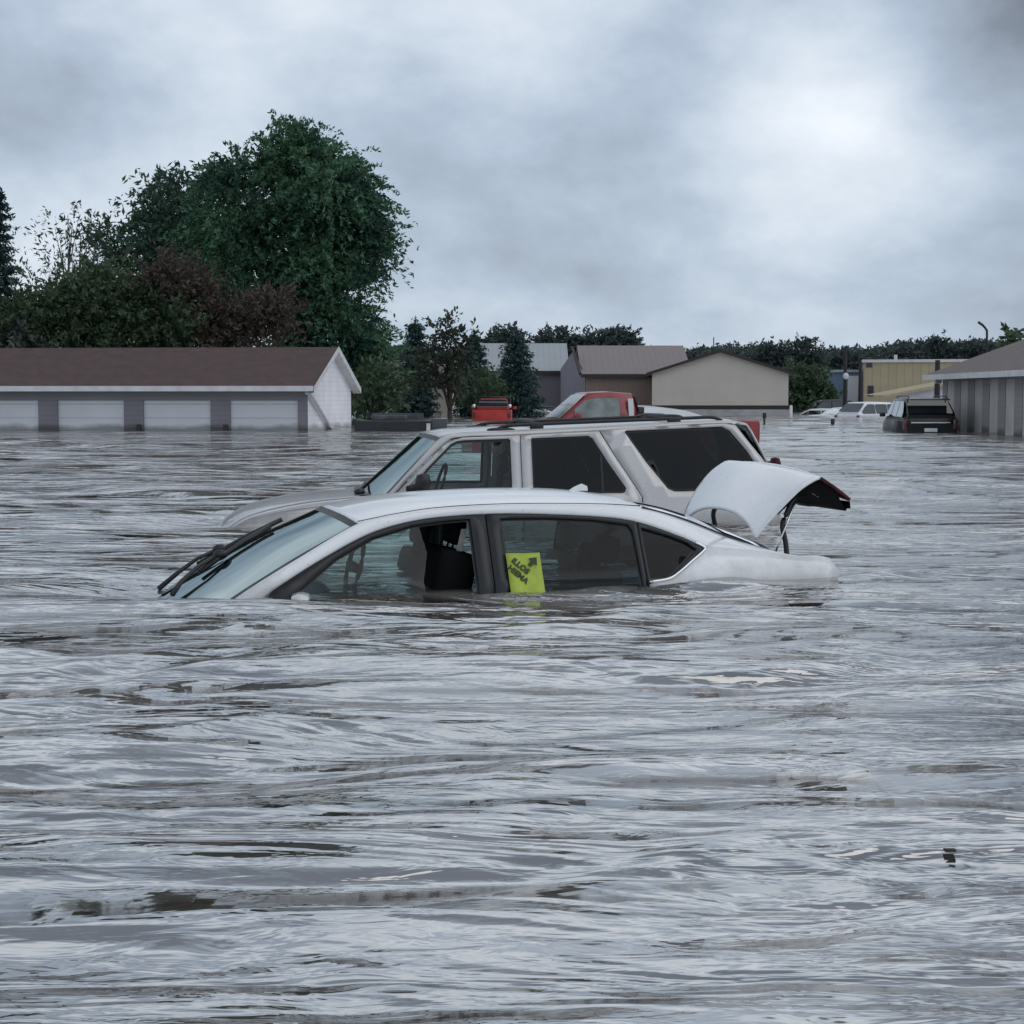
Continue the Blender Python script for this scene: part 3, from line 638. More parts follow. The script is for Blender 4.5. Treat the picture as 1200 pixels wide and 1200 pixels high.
# interior
mb = MB(); topgrid(mb, [(p[0]+.04, p[1]*.93, p[2]-.03) for p in vE_rf], [(p[0]+.04, 0, p[2]-.035) for p in vC_rf], n=3, nv=10, p=3); mb.build('headliner', M['liner'], suv, True, UP)
for x_, y_ in ((-.38, -.38), (-.38, .38)): seat(x_, y_, suv, M['liner'], .44, .46)
for x_, y_ in ((.52, -.36), (.52, .36)): seat(x_, y_, suv, M['cloth'], .40, .5)
mb = MB(); topgrid(mb, [(-1.45, -.82, .22), (-1.20, -.82, .27), (-1.02, -.82, .22), (-1.0, -.82, -.1)], [(-1.50, 0, .24), (-1.2, 0, .30), (-1.02, 0, .24), (-1.0, 0, -.1)], n=4, nv=8, p=4); mb.build('dashboard', M['trim'], suv, True, UP)
mb = MB(); c0 = Vector((-.93, -.38, .33)); mb.tube([c0+Vector((.05*math.cos(a), .18*math.sin(a), .17*math.cos(a))) for a in np.linspace(0, 2*math.pi, 21)], .015, 6, caps=False); mb.build('steering_wheel', M['rubber'], suv, True, UP)
for (y0, y1) in ((-.55, .0),):
    mb = MB(); a_ = Vector((-1.66, y0, .275)); b_ = Vector((-1.56, y1, .33)); mb.tube([a_, a_.lerp(b_, .5)+Vector((0, 0, .01)), b_], .012, 6); mb.ball(a_, (.05, .05, .03)); mb.build('wiper', M['trim'], suv, True, UP)
mb = MB(); mb.box((-1.62, 0, .245), (.10, 1.45, .03), bev=.01); mb.build('cowl', M['trim'], suv, True, UP)

# ------------------------------------------------------------------ simpler vehicles further off (still with parts); local x: rear +, origin on the ground
def loftsec(secs, n=14):
    """secs: (x, halfwidth_bottom, halfwidth_top, z0, z1) -> rounded box sections"""
    rows = []
    for x, wb, wt, z0, z1 in secs:
        h = z1-z0; r_ = min(.10, h*.45)
        pts = [(-wb*.96, z0), (-wb, z0+r_), (-(wb*.35+wt*.65), z0+h*.55), (-wt, z1-r_), (-wt+r_*.35, z1-r_*.25), (-wt+r_*1.3, z1), (0, z1+.012)]
        pts = pts+[(-a, b) for a, b in pts[-2::-1]]
        rows.append([(x, a, b) for a, b in pts])
    return rows
def car(name, label, paint, loc, yaw_, kind='sedan', depth=None, group=None, sc=1.0, gl='gfar'):
    r_ = thing(name, label, {'pickup': 'pickup truck'}.get(kind, 'car'), (loc[0], loc[1], GZ), (0, 0, yaw_), group); r_.scale = (sc,)*3
    if kind == 'sedan':
        H = 1.45; belt = .95; base = -1.25; top0 = -.45; top1 = .75; rear = 1.55; W_ = .90; hood = .92; deck = 1.02; nose = -2.35; tail = 2.4
    elif kind == 'suv':
        H = 1.95; belt = 1.28; base = -1.15; top0 = -.50; top1 = 1.50; rear = 2.15; W_ = .95; hood = 1.22; deck = 1.2; nose = -2.35; tail = 2.3
    else:
        H = 2.05; belt = 1.50; base = -.95; top0 = -.35; top1 = .50; rear = .62; W_ = .95; hood = 1.44; deck = 1.44; nose = -2.6; tail = 2.95
    mb = MB()
    if kind == 'pickup': secs = [(nose, .80, .76, .35, hood-.22), (nose+.12, .88, .84, .3, hood-.08), (nose+.5, W_, .88, .3, hood), (base, W_, .90, .3, hood+.05), (rear, W_, .90, .3, belt)]
    else: secs = [(nose, .70, .66, .35, hood-.25), (nose+.15, .84, .78, .3, hood-.12), (nose+.6, W_, .84, .28, hood-.03), (base, W_, .86, .28, belt-.02), (0, W_, .87, .28, belt), (rear, W_, .86, .28, max(deck, belt-.02) if kind == 'sedan' else belt), (tail-.12, .86, .80, .3, deck-.02 if kind == 'sedan' else belt-.05), (tail, .80, .74, .35, deck-.12 if kind == 'sedan' else belt-.2)]
    rows = loftsec(secs); mb.grid(rows); mb.add(rows[0], [tuple(range(len(rows[0])))]); mb.add(rows[-1], [tuple(range(len(rows[0])))[::-1]])
    # cabin
    b2 = belt-.02
    yb, yt = W_-.06, W_-.26
    secs = [(base, yb, yb-.02, b2-.1, b2+.02), ((base+top0)/2, yb, (yb+yt)/2, b2-.1, (b2+H)/2+.03), (top0, yb, yt, b2-.1, H-.02), ((top0+top1)/2, yb, yt, b2-.1, H), (top1, yb, yt, b2-.1, H-.03)]
    secs += [((top1+rear)/2, yb, (yb*.4+yt*.6), b2-.1, (b2+H)/2+.06), (rear, yb-.02, yb-.06, b2-.1, b2+.03)] if kind == 'sedan' else [(rear, yb, yt+.06, b2-.1, b2+.1)]
    rows = loftsec(secs); mb.grid(rows); mb.add(rows[-1], [tuple(range(len(rows[0])))[::-1]])
    mb.build('body', paint, r_, True)
    def hy(x, z): f = min(1, max(0, (z-b2)/(H-b2))); return -(yb+(yt-yb)*f)-.012
    def zt(x): 
        if x < top0: return b2+(H-.10-b2)*(x-base)/(top0-base)
        if x > top1: return b2+(H-.10-b2)*max(0, (rear-x)/(rear-top1))
        return H-.10
    cuts = {'sedan': [(base+.32, -.02), (.04, .80), (.84, rear-.28)], 'suv': [(base+.25, -.12), (-.03, .85), (.93, rear-.22)], 'pickup': [(base+.30, .22)]}[kind]
    for sg in (1, -1):
        for x0, x1 in cuts:
            xs = np.linspace(x0, x1, 5); pl = [(x, min(zt(x), H-.12)) for x in xs]+[(x1, b2+.05), (x0, b2+.05)]
            pl[0] = (x0, max(pl[0][1], b2+.07)); pl[4] = (x1, max(pl[4][1], b2+.07))
            m2 = MB(); panel(m2, pl, [], hy, .3, 0, sg); m2.build('window', M[gl], r_, True)
        m2 = MB(); m2.box((base+.32, -(W_+.09)*sg, b2+.10), (.12, .2, .15), bev=.04); m2.build('side_mirror', paint if kind != 'suv' else M['trim'], r_, True)
        m2 = MB(); m2.box(((tail if kind != 'pickup' else tail)-.03, -(W_-.13)*sg, deck-.22 if kind == 'sedan' else belt-.22), (.1, .16, .14 if kind == 'sedan' else .34), bev=.03); m2.build('tail_lamp', M['lamp'], r_, True)
        m2 = MB(); m2.tube([(nose+.85, -(W_-.02)*sg, .34), (nose+.85, -(W_-.24)*sg, .34)], .34, 20)
        m2.build('wheel', M['rubber'], r_, True)
        m2 = MB(); m2.tube([(tail-.95, -(W_-.02)*sg, .34), (tail-.95, -(W_-.24)*sg, .34)], .34, 20); m2.build('wheel', M['rubber'], r_, True)
    # front and rear glass
    def slab(x0, z0, x1, z1, y0, y1, nm):
        n_ = Vector((z1-z0, 0, -(x1-x0))).normalized()*(-.018 if x1 > x0 else .018)
        if n_.z < 0 and abs(n_.z) > .003: n_ = -n_
        m2 = MB(); m2.grid([[(x0+(x1-x0)*t+n_.x, v*(y0+(y1-y0)*t), z0+(z1-z0)*t+n_.z+.014*(1-v*v)) for v in np.linspace(-1, 1, 7)] for t in (0.06, .5, .90)]); m2.build(nm, M[gl], r_, True)
    slab(base, b2+.02, top0, H-.02, yb-.08, yt-.04, 'windshield')
    if kind == 'sedan': slab(rear, b2+.03, top1, H-.03, yb-.12, yt-.06, 'rear_window')
    else:
        m2 = MB(); m2.grid([[(rear+(top1-rear)*t+.02, v*((yb-.12)*(1-t)+(yt-.06)*t), b2+.145+(H-.03-b2-.10)*t) for v in np.linspace(-1, 1, 5)] for t in (.05, .84)]); m2.build('rear_window', M[gl], r_, True)
    return r_, dict(H=H, belt=belt, rear=rear, tail=tail, W=W_, top0=top0, top1=top1, base=base)

# red pickup in profile behind the SUV
pk, d = car('pickup_truck', 'red pickup truck with a white bed cover seen side-on behind the silver SUV', M['red'], (1.78, 33.2), R(9), 'pickup', gl='gpick', sc=1.05)
mb = MB()
for sg in (1, -1):
    mb.box((1.80, -.90*sg, 1.10), (2.30, .08, .80), bev=.03)
mb.box((1.80, 0, .85), (2.3, 1.7, .06)); mb.build('bed', M['red'], pk, True)
mb = MB(); mb.box((2.93, 0, 1.15), (.07, 1.7, .66), bev=.02); mb.build('tailgate', M['red'], pk, True)
mb = MB(); mb.grid([[(x, y, z-.03*abs(y)) for y in np.linspace(-.90, .90, 7)] for x, z in ((.68, 1.79), (1.0, 1.78), (1.5, 1.72), (1.9, 1.60))]); mb.grid([[(x, -.91, z-.03), (x, -.91, 1.50)] for x, z in ((.68, 1.79), (1.0, 1.78), (1.5, 1.72), (1.9, 1.60))]); mb.build('bed_cover', M['white'], pk, True)
for sg in (1, -1):
    mb = MB(); mb.grid([[(x, (-.80+.12*(z-1.55)/.4)*sg-.055*sg, z) for x in (.40, .50)] for z in (1.52, 1.75, 1.92)]); mb.build('cab_window_strip', M['trimw0'], pk, False)  # pale strip standing in for the white reflection on the cab window

# old red truck seen from behind with a black rack over its cab
tr, d = car('pickup_truck', 'small bright red pickup seen from behind with a black rack above its tailgate', M['redfade'], (at(579, 490, 80).x, 80-2.6), R(-91), 'pickup', sc=.96)
mb = MB()
for sg in (1, -1): mb.box((1.80, -.90*sg, 1.10), (2.30, .08, .80), bev=.03)
mb.box((1.80, 0, .85), (2.3, 1.7, .06)); mb.build('bed', M['redfade'], tr, True)
mb = MB(); mb.box((2.93, 0, 1.13), (.07, 1.74, .74), bev=.02); mb.box((2.975, 0, 1.13), (.03, 1.2, .30), bev=.01); mb.build('tailgate', M['redfade'], tr, True)
mb = MB()
for sg in (1, -1): mb.tube([(.75, -.84*sg, 1.45), (.75, -.84*sg, 2.1)], .04, 8)
mb.tube([(.75, -.84, 2.1), (.75, .84, 2.1)], .05, 8); mb.tube([(.75, -.84, 1.8), (.75, .84, 1.8)], .035, 8); mb.build('rack', M['trim'], tr, True)
for sg in (1, -1):
    mb = MB(); mb.ball((2.82, -.86*sg, 1.70), (.06, .09, .09)); mb.build('work_lamp', M['chrome'], tr, True)

# black SUV at the right-hand building
bs, d = car('suv', 'black sport utility vehicle flooded to its bumper beside the right-hand building', M['blackp'], (12.85, 51.5), R(-93), 'suv', sc=.92)
bs.location.z = -.72
mb = MB(); mb.box((2.33, 0, .88), (.03, .42, .12)); mb.build('number_plate', M['white'], bs)
mb = MB(); mb.box((2.29, 0, 1.12), (.05, 1.3, .035), bev=.01); mb.build('chrome_strip', M['chrome'], bs)
mb = MB(); mb.box((1.99, 0, 1.90), (.36, 1.30, .04), bev=.015, ry=R(6)); mb.build('spoiler', M['blackp'], bs, True)
for sg in (1, -1):
    mb = MB(); mb.tube([(-.4, -.62*sg, 1.95), (-.2, -.62*sg, 2.0), (1.5, -.62*sg, 2.0), (1.7, -.62*sg, 1.95)], .02, 6); mb.build('roof_rail', M['trim'], bs, True)
# flooded cars in the distance
far = [('white hatchback with round roof parked leftmost of the distant flooded cars', M['white'], 966, 100, R(155), 'sedan', -.12),
       ('white car with dark side windows in the middle of the distant flooded row', M['white'], 994, 96, R(200), 'sedan', -.02),
       ('white sport utility vehicle flooded just left of the black one in the distance', M['white'], 1026, 90, R(215), 'suv', -.18),
       ('dark car roof showing behind the distant white cars by the blue building', M['blackp'], 984, 112, R(190), 'suv', -.10),
       ('pale car half sunk in front of the big spruce behind the red pickup', M['white'], 622, 100, R(20), 'sedan', -.12),
       ('dark car half sunk left of the pale cabin of the red pickup', M['blackp'], 643, 104, R(170), 'sedan', .0)]
for lab, pt, px, D_, yw, kd, dz in far:
    c_, d = car('parked_car', lab, pt, (at(px, 480, D_).x, D_), yw, kd, group='flooded cars in the distance'); c_.location.z = GZ+dz

# ------------------------------------------------------------------ buildings
M['shingle_red'] = siding('brown_red_shingles', (.078, .040, .036), .30, 'X', .9, .30, .15, False)
M['shingle_red'] = mat('brown_red_shingles', (.078, .048, .045), .9, var=.22, scale=2.5, bump=.6, bscale=14)
M['shingle_grey'] = mat('grey_brown_shingles', (.15, .128, .12), .9, var=.18, scale=3, bump=.6, bscale=14)
M['grey_side'] = siding('grey_lap_siding', (.20, .195, .215), .16, 'Z', depth=.5)
M['gable_lit'] = siding('lit_gable_siding', (.78, .78, .82), .16, 'Z', depth=.35)  # brighter light on the gable end put into a paler siding colour
M['warm_door'] = mat('weathered_pale_door', (.43, .41, .40), .6, var=.12, scale=1.5)
M['warm_side'] = siding('warm_grey_siding', (.26, .248, .24), .16, 'Z', depth=.5)
M['lt_side'] = siding('pale_grey_lap_siding', (.56, .56, .60), .16, 'Z', depth=.4)
M['door_w'] = siding('white_sectional_door', (.60, .61, .64), .45, 'Z', .5, .05, .6)
M['trimw'] = mat('white_trim', (.60, .59, .61), .5, var=.12, scale=3)
M['tan'] = siding('tan_ribbed_wall', (.20, .15, .128), .3, 'X')
M['beige'] = mat('beige_wall', (.52, .48, .42), .7, var=.07, scale=.7, bump=.2)
M['mgrey'] = siding('grey_ribbed_wall', (.20, .19, .215), .3, 'Y')
M['roofgrey'] = siding('light_metal_roof', (.32, .35, .37), .4, 'X', .5, .08, .4, False)
M['roofbrown'] = siding('brown_metal_roof', (.205, .165, .165), .4, 'X', .5, .08, .4, False)
M['darktrim'] = mat('dark_brown_trim', (.028, .020, .020), .6)
M['yel'] = siding('yellow_tan_wall', (.41, .345, .225), .6, 'X', var=.08)
M['blue'] = siding('blue_grey_wall', (.11, .17, .24), .3, 'X')
M['conc'] = mat('concrete', (.36, .35, .35), .85, var=.2, scale=1.5, bump=.3)
M['win'] = mat('dark_window', (.03, .035, .04), .15, var=.3)

def gable_roof(mb, x0, x1, y0, y1, ze, zr, over=.35, th=.10, ends=.30):
    """ridge along x"""
    ym = (y0+y1)/2; k = (zr-ze)/(ym-y0)
    for s_, ya in ((-1, y0-over), (1, y1+over)):
        zz = ze-over*k
        a = [(x0-ends, ya, zz), (x1+ends, ya, zz), (x1+ends, ym, zr), (x0-ends, ym, zr)]
        b = [(x, y, z+th) for x, y, z in a]
        mb.add(a+b, [(0, 1, 2, 3), (7, 6, 5, 4), (0, 4, 5, 1), (1, 5, 6, 2), (3, 7, 4, 0)])
    return mb

# long garage on the left
phi = R(5.7)
gar = thing('garage_building', 'long low garage row with brown roof and white doors standing in the flood', 'garage', (-6.54, 52, GZ), (0, 0, -phi))
GB = .95; ze = 1.50+GB; zr = 2.72+GB; Ld = 7.0; Lx = -32
DW, DP, DT = 2.22, 2.87, .985+GB
mb = MB()
doors = [(-.32-DW-DP*i, -.32-DP*i) for i in range(10)]
zs = [0, DT, ze]; edges = [0.]
mb.grid([[(x, 0, z) for x in (Lx, 0)] for z in (DT, ze)])
prev = 0.
for a_, b_ in doors:
    mb.grid([[(b_, 0, z), (prev, 0, z)] for z in (-.1, DT)])
    mb.add([(a_, 0, -.1), (a_, .12, -.1), (a_, .12, DT), (a_, 0, DT), (b_, 0, -.1), (b_, .12, -.1), (b_, .12, DT), (b_, 0, DT)], [(0, 1, 2, 3), (4, 5, 6, 7), (3, 2, 6, 7)]); prev = a_
mb.grid([[(Lx, 0, z), (prev, 0, z)] for z in (-.1, DT)])
mb.grid([[(x, Ld, z) for x in (Lx, 0)] for z in (-.1, ze)])
mb.build('wall', M['grey_side'], gar)
mb = MB(); mb.add([(0.004, 0, -.1), (0.004, Ld, -.1), (0.004, Ld, ze), (0.004, Ld/2, zr), (0.004, 0, ze)], [(0, 1, 2, 3, 4)]); mb.build('gable_wall', M['gable_lit'], gar)
mb = MB(); gable_roof(mb, Lx, 0, 0, Ld, ze, zr, .40, .07, .28); mb.build('roof', M['shingle_red'], gar)
mb = MB(); k = (zr-ze)/(Ld/2); zf = ze-.40*k
mb.box((Lx/2, -.43, zf-.0), (-Lx+.56, .05, .17))
mb.build('fascia', M['trimw'], gar)
mb = MB(); u = Vector((0, Ld/2+.4, zr-zf)).normalized()
for (ya, yb_) in ((-.42, Ld/2), (Ld+.42, Ld/2)):
    za = zf-.04; p, q_ = Vector((.30, ya, za)), Vector((.30, yb_, zr+.0))
    mb.add([p+Vector((0, 0, -.10)), q_+Vector((0, 0, -.10)), q_+Vector((0, 0, .10)), p+Vector((0, 0, .10)), p+Vector((-.3, 0, -.10)), q_+Vector((-.3, 0, -.10))], [(0, 1, 2, 3), (0, 1, 5, 4)])
mb.build('barge_board', M['trimw'], gar)
for a_, b_ in doors[:8]:
    mb = MB(); mb.box(((a_+b_)/2, .10, DT/2), (b_-a_, .05, DT-.004)); mb.build('garage_door', M['door_w'], gar)
mb = MB(); mb.box((Lx/2, .5, ze-.01), (-Lx, .02, .02)); 
mb2 = MB(); mb2.box((.06, -.30, zf-.12), (.10, .10, .14)); mb2.tube([(.09, -.28, zf-.10), (.11, .0, zf-.2), (.10, 2.9, GB+.10), (.10, 3.3, GB+.02)], .065, 8); mb2.build('downspout', M['trimw'], gar, True)
for i in (1, 0):
    a_, b_ = doors[i]; mb = MB(); mb.box((a_-.14, -.06, GB+.08), (.14, .10, .26), bev=.02); mb.build('door_post_bracket', M['darktrim'], gar)

# right-hand building: its long side runs away from the camera
rb = thing('storage_building', 'long grey storage building with shingled roof and narrow pale doors along its side', 'building', (14.3, 54.0, GZ), (0, 0, 0))
ez = 1.93+GB; rl = 26.
mb = MB(); pitch = 1.58; dw = .86
ys = [-.55-pitch*i for i in range(16)]
prev = 0.
for y in ys:
    mb.grid([[(0, prev, z), (0, y, z)] for z in (-.1, ez)])
    mb.grid([[(0, y, z), (.14, y, z)] for z in (-.1, ez)]); mb.grid([[(0, y-dw, z), (.14, y-dw, z)] for z in (-.1, ez)])
    mb.grid([[(0, y, z), (0, y-dw, z)] for z in (1.62+GB, ez)])
    prev = y-dw
mb.grid([[(0, prev, z), (0, -rl, z)] for z in (-.1, ez)])
mb.grid([[(0, 0, z), (11, 0, z)] for z in (-.1, ez)]); mb.grid([[(11, 0, z), (11, -rl, z)] for z in (-.1, ez)])
mb.add([(0, -rl, -.1), (11, -rl, -.1), (11, -rl, ez), (5.5, -rl, ez+2.0), (0, -rl, ez)], [(0, 1, 2, 3, 4)]); mb.add([(0, 0, ez), (5.5, 0, ez+2.0), (11, 0, ez)], [(0, 1, 2)])
mb.build('wall', M['warm_side'], rb)
for y in ys:
    mb = MB(); mb.box((.045, y-dw/2, (1.62+GB)/2), (.05, dw-.004, 1.62+GB-.004)); mb.build('storage_door', M['warm_door'], rb)
mb = MB(); k = 2.0/5.5
for s_, xa in ((1, -.55), (-1, 11.55)):
    a = [(xa, .35, ez-.2), (xa, -rl-.35, ez-.2), (5.5, -rl-.35, ez+2.0), (5.5, .35, ez+2.0)]; b = [(x, y, z+.08) for x, y, z in a]
    mb.add(a+b, [(0, 1, 2, 3), (7, 6, 5, 4), (0, 4, 5, 1), (1, 5, 6, 2), (3, 7, 4, 0)])
mb.build('roof', M['shingle_grey'], rb)
mb = MB(); mb.box((-.575, -rl/2, ez-.19), (.05, rl+.7, .17)); mb.build('fascia', M['trimw'], rb)
mb = MB(); mb.box((-.12, .12, ez-.32), (.22, .18, .14), bev=.03); mb.build('wall_lamp', M['trimw'], rb)

def simple_house(name, label, px0, px1, D_, ze_, zr_, depth, wallm, roofm, windows=(), over=.3, cat='building'):
    x0 = at(px0, 470, D_).x; x1 = at(px1, 470, D_).x; wd = x1-x0
    o = thing(name, label, cat, (x0, D_, GZ)); g = GB
    mb = MB(); mb.grid([[(x, 0, z) for x in (0, wd)] for z in (-.1, ze_+g)]); mb.grid([[(x, depth, z) for x in (0, wd)] for z in (-.1, ze_+g)])
    for x in (0, wd): mb.add([(x, 0, -.1), (x, depth, -.1), (x, depth, ze_+g), (x, depth/2, zr_+g), (x, 0, ze_+g)], [(0, 1, 2, 3, 4)])
    mb.build('wall', wallm, o)
    mb = MB(); gable_roof(mb, 0, wd, 0, depth, ze_+g, zr_+g, over, .12, .3); mb.build('roof', roofm, o)
    k_ = (zr_-ze_)/(depth/2)
    mb = MB(); mb.box((wd/2, -over-.03, ze_+g-over*k_+.02), (wd+.6, .06, .22)); mb.build('fascia', M['darktrim'], o)
    for (u, z, w_, h_) in windows:
        mb = MB(); mb.box((u*wd, -.02, z+g), (w_, .06, h_)); mb.build('window', M['win'], o)
    return o, wd
hz = lambda py, D_: at(600, py, D_).z
simple_house('house', 'small beige house with grey roof half hidden behind the thin leafy tree', 452, 528, 92, hz(445, 92), hz(424, 95), 7, M['beige'], M['shingle_grey'], [(.62, .35, .5, .9), (.25, .6, .8, .6)], cat='house')
# light-roofed metal building with its right gable end showing
o, wd = simple_house('metal_building', 'large grey metal building with pale roof behind the spruces', 556, 662, 112, hz(435, 112), hz(404, 117), 11, M['mgrey'], M['roofgrey'])
mb = MB(); mb.box((wd-.1, -.05, 1.9), (.25, .08, 3.6)); mb.build('corner_trim', M['darktrim'], o)
# brown-roofed building
o, wd = simple_house('metal_building', 'brown roofed tan metal building left of the beige gabled one', 686, 806, 104, hz(439, 104), hz(407, 110), 12, M['tan'], M['roofbrown'])
D_ = 104; x0 = at(686, 470, D_).x; xa = at(660, 470, D_).x-x0
mb = MB(); mb.add([(xa, 5.6, -.1), (-.02, .02, -.1), (-.02, .02, hz(439, D_)+GB), (xa*.45, 3, hz(410, 107)+GB), (xa, 5.6, hz(432, 108)+GB)], [(0, 1, 2, 3, 4)]); mb.build('gable_wall', M['mgrey'], o)
mb = MB(); mb.tube([(-.35, -.3, hz(438, 104)+GB-.02), (-.72, 3.4, hz(407, 107)+GB)], .10, 6); mb.build('barge_board', M['darktrim'], o)
# beige gabled building facing the camera (ridge runs away)
D_ = 96; x0 = at(764, 470, D_).x; x1 = at(922, 470, D_).x; wd = x1-x0
bb = thing('storage_building', 'wide beige building whose low dark-edged gable faces the flooded street', 'building', (x0, D_, GZ), (0, 0, R(-5)))
zt_, zp = hz(438, D_)+GB, hz(413, D_)+GB
mb = MB(); zb = hz(475, D_)+GB
mb.add([(0, 0, zb), (wd, 0, zb), (wd, 0, zt_), (wd/2, 0, zp), (0, 0, zt_)], [(0, 1, 2, 3, 4)]); mb.grid([[(0, 0, z), (0, 14, z)] for z in (0, zt_)]); mb.grid([[(wd, 0, z), (wd, 14, z)] for z in (0, zt_)]); mb.build('wall', M['beige'], bb)
mb = MB(); mb.box((wd/2, .08, zb-.12), (wd+.1, .1, .25)); mb.build('shaded_skirting', M['darktrim'], bb)  # shadow on the wall base put in as a dark strip
mb = MB(); mb.box((wd/2-.1, -.02, (zb-.24)/2), (wd+.6, .4, zb-.24)); mb.build('foundation', M['conc'], bb)
mb = MB()
for sg in (-1, 1):
    xe = wd/2+sg*(wd/2+.35); ze_ = zt_-.35*(zp-zt_)/(wd/2)
    a = [(xe, -.35, ze_), (wd/2, -.35, zp), (wd/2, 14, zp), (xe, 14, ze_)]; b = [(x, y, z+.16) for x, y, z in a]
    mb.add(a+b, [(0, 1, 2, 3), (7, 6, 5, 4), (0, 1, 5, 4), (0, 4, 7, 3)])
mb.build('roof', M['darktrim'], bb)
mb = MB(); mb.tube([(wd*.46, 2, zp-.1), (wd*.46, 2, zp+.95)], .035, 6); mb.build('vent_pipe', M['darktrim'], bb)
# yellow flat-roofed building
D_ = 125; x0 = at(1012, 470, D_).x; x1 = at(1150, 470, D_).x; wd = x1-x0; hzz = hz(424, D_)+GB
yb_ = thing('warehouse', 'flat roofed yellow tan warehouse beyond the flooded cars', 'building', (x0, D_, GZ), (0, 0, R(-11.5)))
mb = MB(); mb.box((wd/2, 6, hzz/2), (wd, 12, hzz)); mb.build('wall', M['yel'], yb_)
mb = MB(); mb.box((wd/2, 6, hzz+.06), (wd+.3, 12.3, .22)); mb.build('parapet', M['trimw'], yb_)
for u in (.02, .035):
    mb = MB(); mb.box((u*wd+.2, -.03, 1.6+(.9 if u > .03 else 3.1)), (.45, .06, .8)); mb.build('window', M['win'], yb_)
mb = MB(); mb.box((wd*.27, 3, hzz+.35), (.25, .25, .5)); mb.build('roof_vent', M['trimw'], yb_)
# low shed roof in front of it
D_ = 108; x0 = at(1044, 470, D_).x; x1 = at(1112, 470, D_).x; wd = x1-x0
sh = thing('shed', 'low pale shed with sloping tan roof in front of the yellow warehouse', 'shed', (x0, D_, GZ))
mb = MB(); mb.add([(0, 0, 0), (wd, 0, 0), (wd, 0, hz(450, D_)+GB), (.2, 0, hz(462, D_)+GB)], [(0, 1, 2, 3)]); mb.grid([[(wd, 0, z), (wd, 6, z)] for z in (0, hz(450, D_)+GB)]); mb.build('wall', M['lt_side'], sh)
mb = MB(); mb.add([(-.5, -.4, hz(463, D_)+GB), (wd+.4, -.4, hz(447, D_)+GB), (wd+.4, 6, hz(447, D_)+GB), (-.5, 6, hz(463, D_)+GB), (-.5, -.4, hz(463, D_)+GB-.2), (wd+.4, -.4, hz(447, D_)+GB-.2)], [(0, 1, 2, 3), (0, 1, 5, 4)]); mb.build('roof', M['yel'], sh)
# blue-grey building
D_ = 130; x0 = at(966, 470, D_).x; x1 = at(1011, 470, D_).x; wd = x1-x0
bl = thing('metal_building', 'blue grey metal building between the dark trees and the yellow warehouse', 'building', (x0, D_, GZ), (0, 0, R(-10.5))); hzz = hz(436, D_)+GB
mb = MB(); mb.box((wd/2, 5, hzz/2), (wd, 10, hzz)); mb.build('wall', M['blue'], bl)
mb = MB(); mb.box((wd/2, 5, hzz+.08), (wd+.4, 10.4, .2)); mb.build('roof', M['roofgrey'], bl)
mb = MB(); mb.box((wd*.77, -.04, hzz*.55), (wd*.36, .08, hzz*.75)); mb.build('loading_door', M['lt_side'], bl)

# ------------------------------------------------------------------ poles and small things
wood = mat('weathered_pole_wood', (.020, .020, .023), .9, var=.3, stretch=(8, 8, .6))
def pole(px, D_, py_top, lab, rad=.14, arm=True, light=False):
    p = at(px, 470, D_); t = thing('utility_pole', lab, 'utility pole', (p.x, D_, GZ), group=None); h_ = hz(py_top, D_)-GZ
    mb = MB(); mb.tube([(0, 0, 0), (0, 0, h_*.5), (0, 0, h_)], [rad, rad*.9, rad*.75], 10); mb.build('pole', wood, t, True)
    if arm: mb = MB(); mb.box((0, 0, h_-.35), (1.0, .10, .10)); mb.build('cross_arm', wood, t)
    if light: mb = MB(); mb.ball((0, -.2, h_*.66), (.18, .12, .20)); mb.build('lamp', M['trimw'], t, True)
    return t
pole(990, 100, 408, 'tall dark pole with a small pale lamp rising beside the blue grey building', .13, False, True)
pole(1008, 101, 424, 'plain dark pole standing at the left corner of the yellow warehouse', .15, False)
pole(1098, 70, 422, 'dark pole at the far corner of the right-hand storage building', .14, False)
D_ = 85; p = at(1155, 470, D_); sl_ = thing('street_lamp', 'street lamp with bent arm rising above the right-hand roof', 'street lamp', (p.x, D_, GZ)); h_ = hz(388, D_)-GZ
mb = MB(); mb.tube(cr([(0, 0, 0), (0, 0, h_*.6), (0, 0, h_-.2), (-.06, 0, h_+.1), (-.25, 0, h_+.32)], 4), .06, 8); mb.build('pole', wood, sl_, True)
mb = MB(); mb.box((-.34, 0, h_+.38), (.34, .16, .12), bev=.04, ry=R(35)); mb.build('lamp_head', M['trim'], sl_, True)
for px, D_, pt, lab in ((896, 66, 484, 'thin dark marker post standing in open water right of the silver SUV'), (976, 64, 491, 'short dark marker post poking out of the open water before the distant white cars')):
    p = at(px, 470, D_); t = thing('marker_post', lab, 'post', (p.x, D_, GZ), group='marker posts in the open water'); h_ = hz(pt, D_)-GZ
    mb = MB(); mb.tube([(0, 0, 0), (0, 0, h_)], .045, 8); mb.box((0, -.03, h_-.10), (.15, .02, .22)); mb.build('post', M['trim'], t, True)
p = at(927, 470, 94); t = thing('bollard', 'white bollard at the right corner of the beige gabled building', 'bollard', (p.x, 94, GZ)); mb = MB(); mb.tube([(0, 0, 0), (0, 0, hz(476, 94)-GZ)], .09, 10); mb.ball((0, 0, hz(476, 94)-GZ), (.09, .09, .06)); mb.build('post', M['trimw'], t, True)
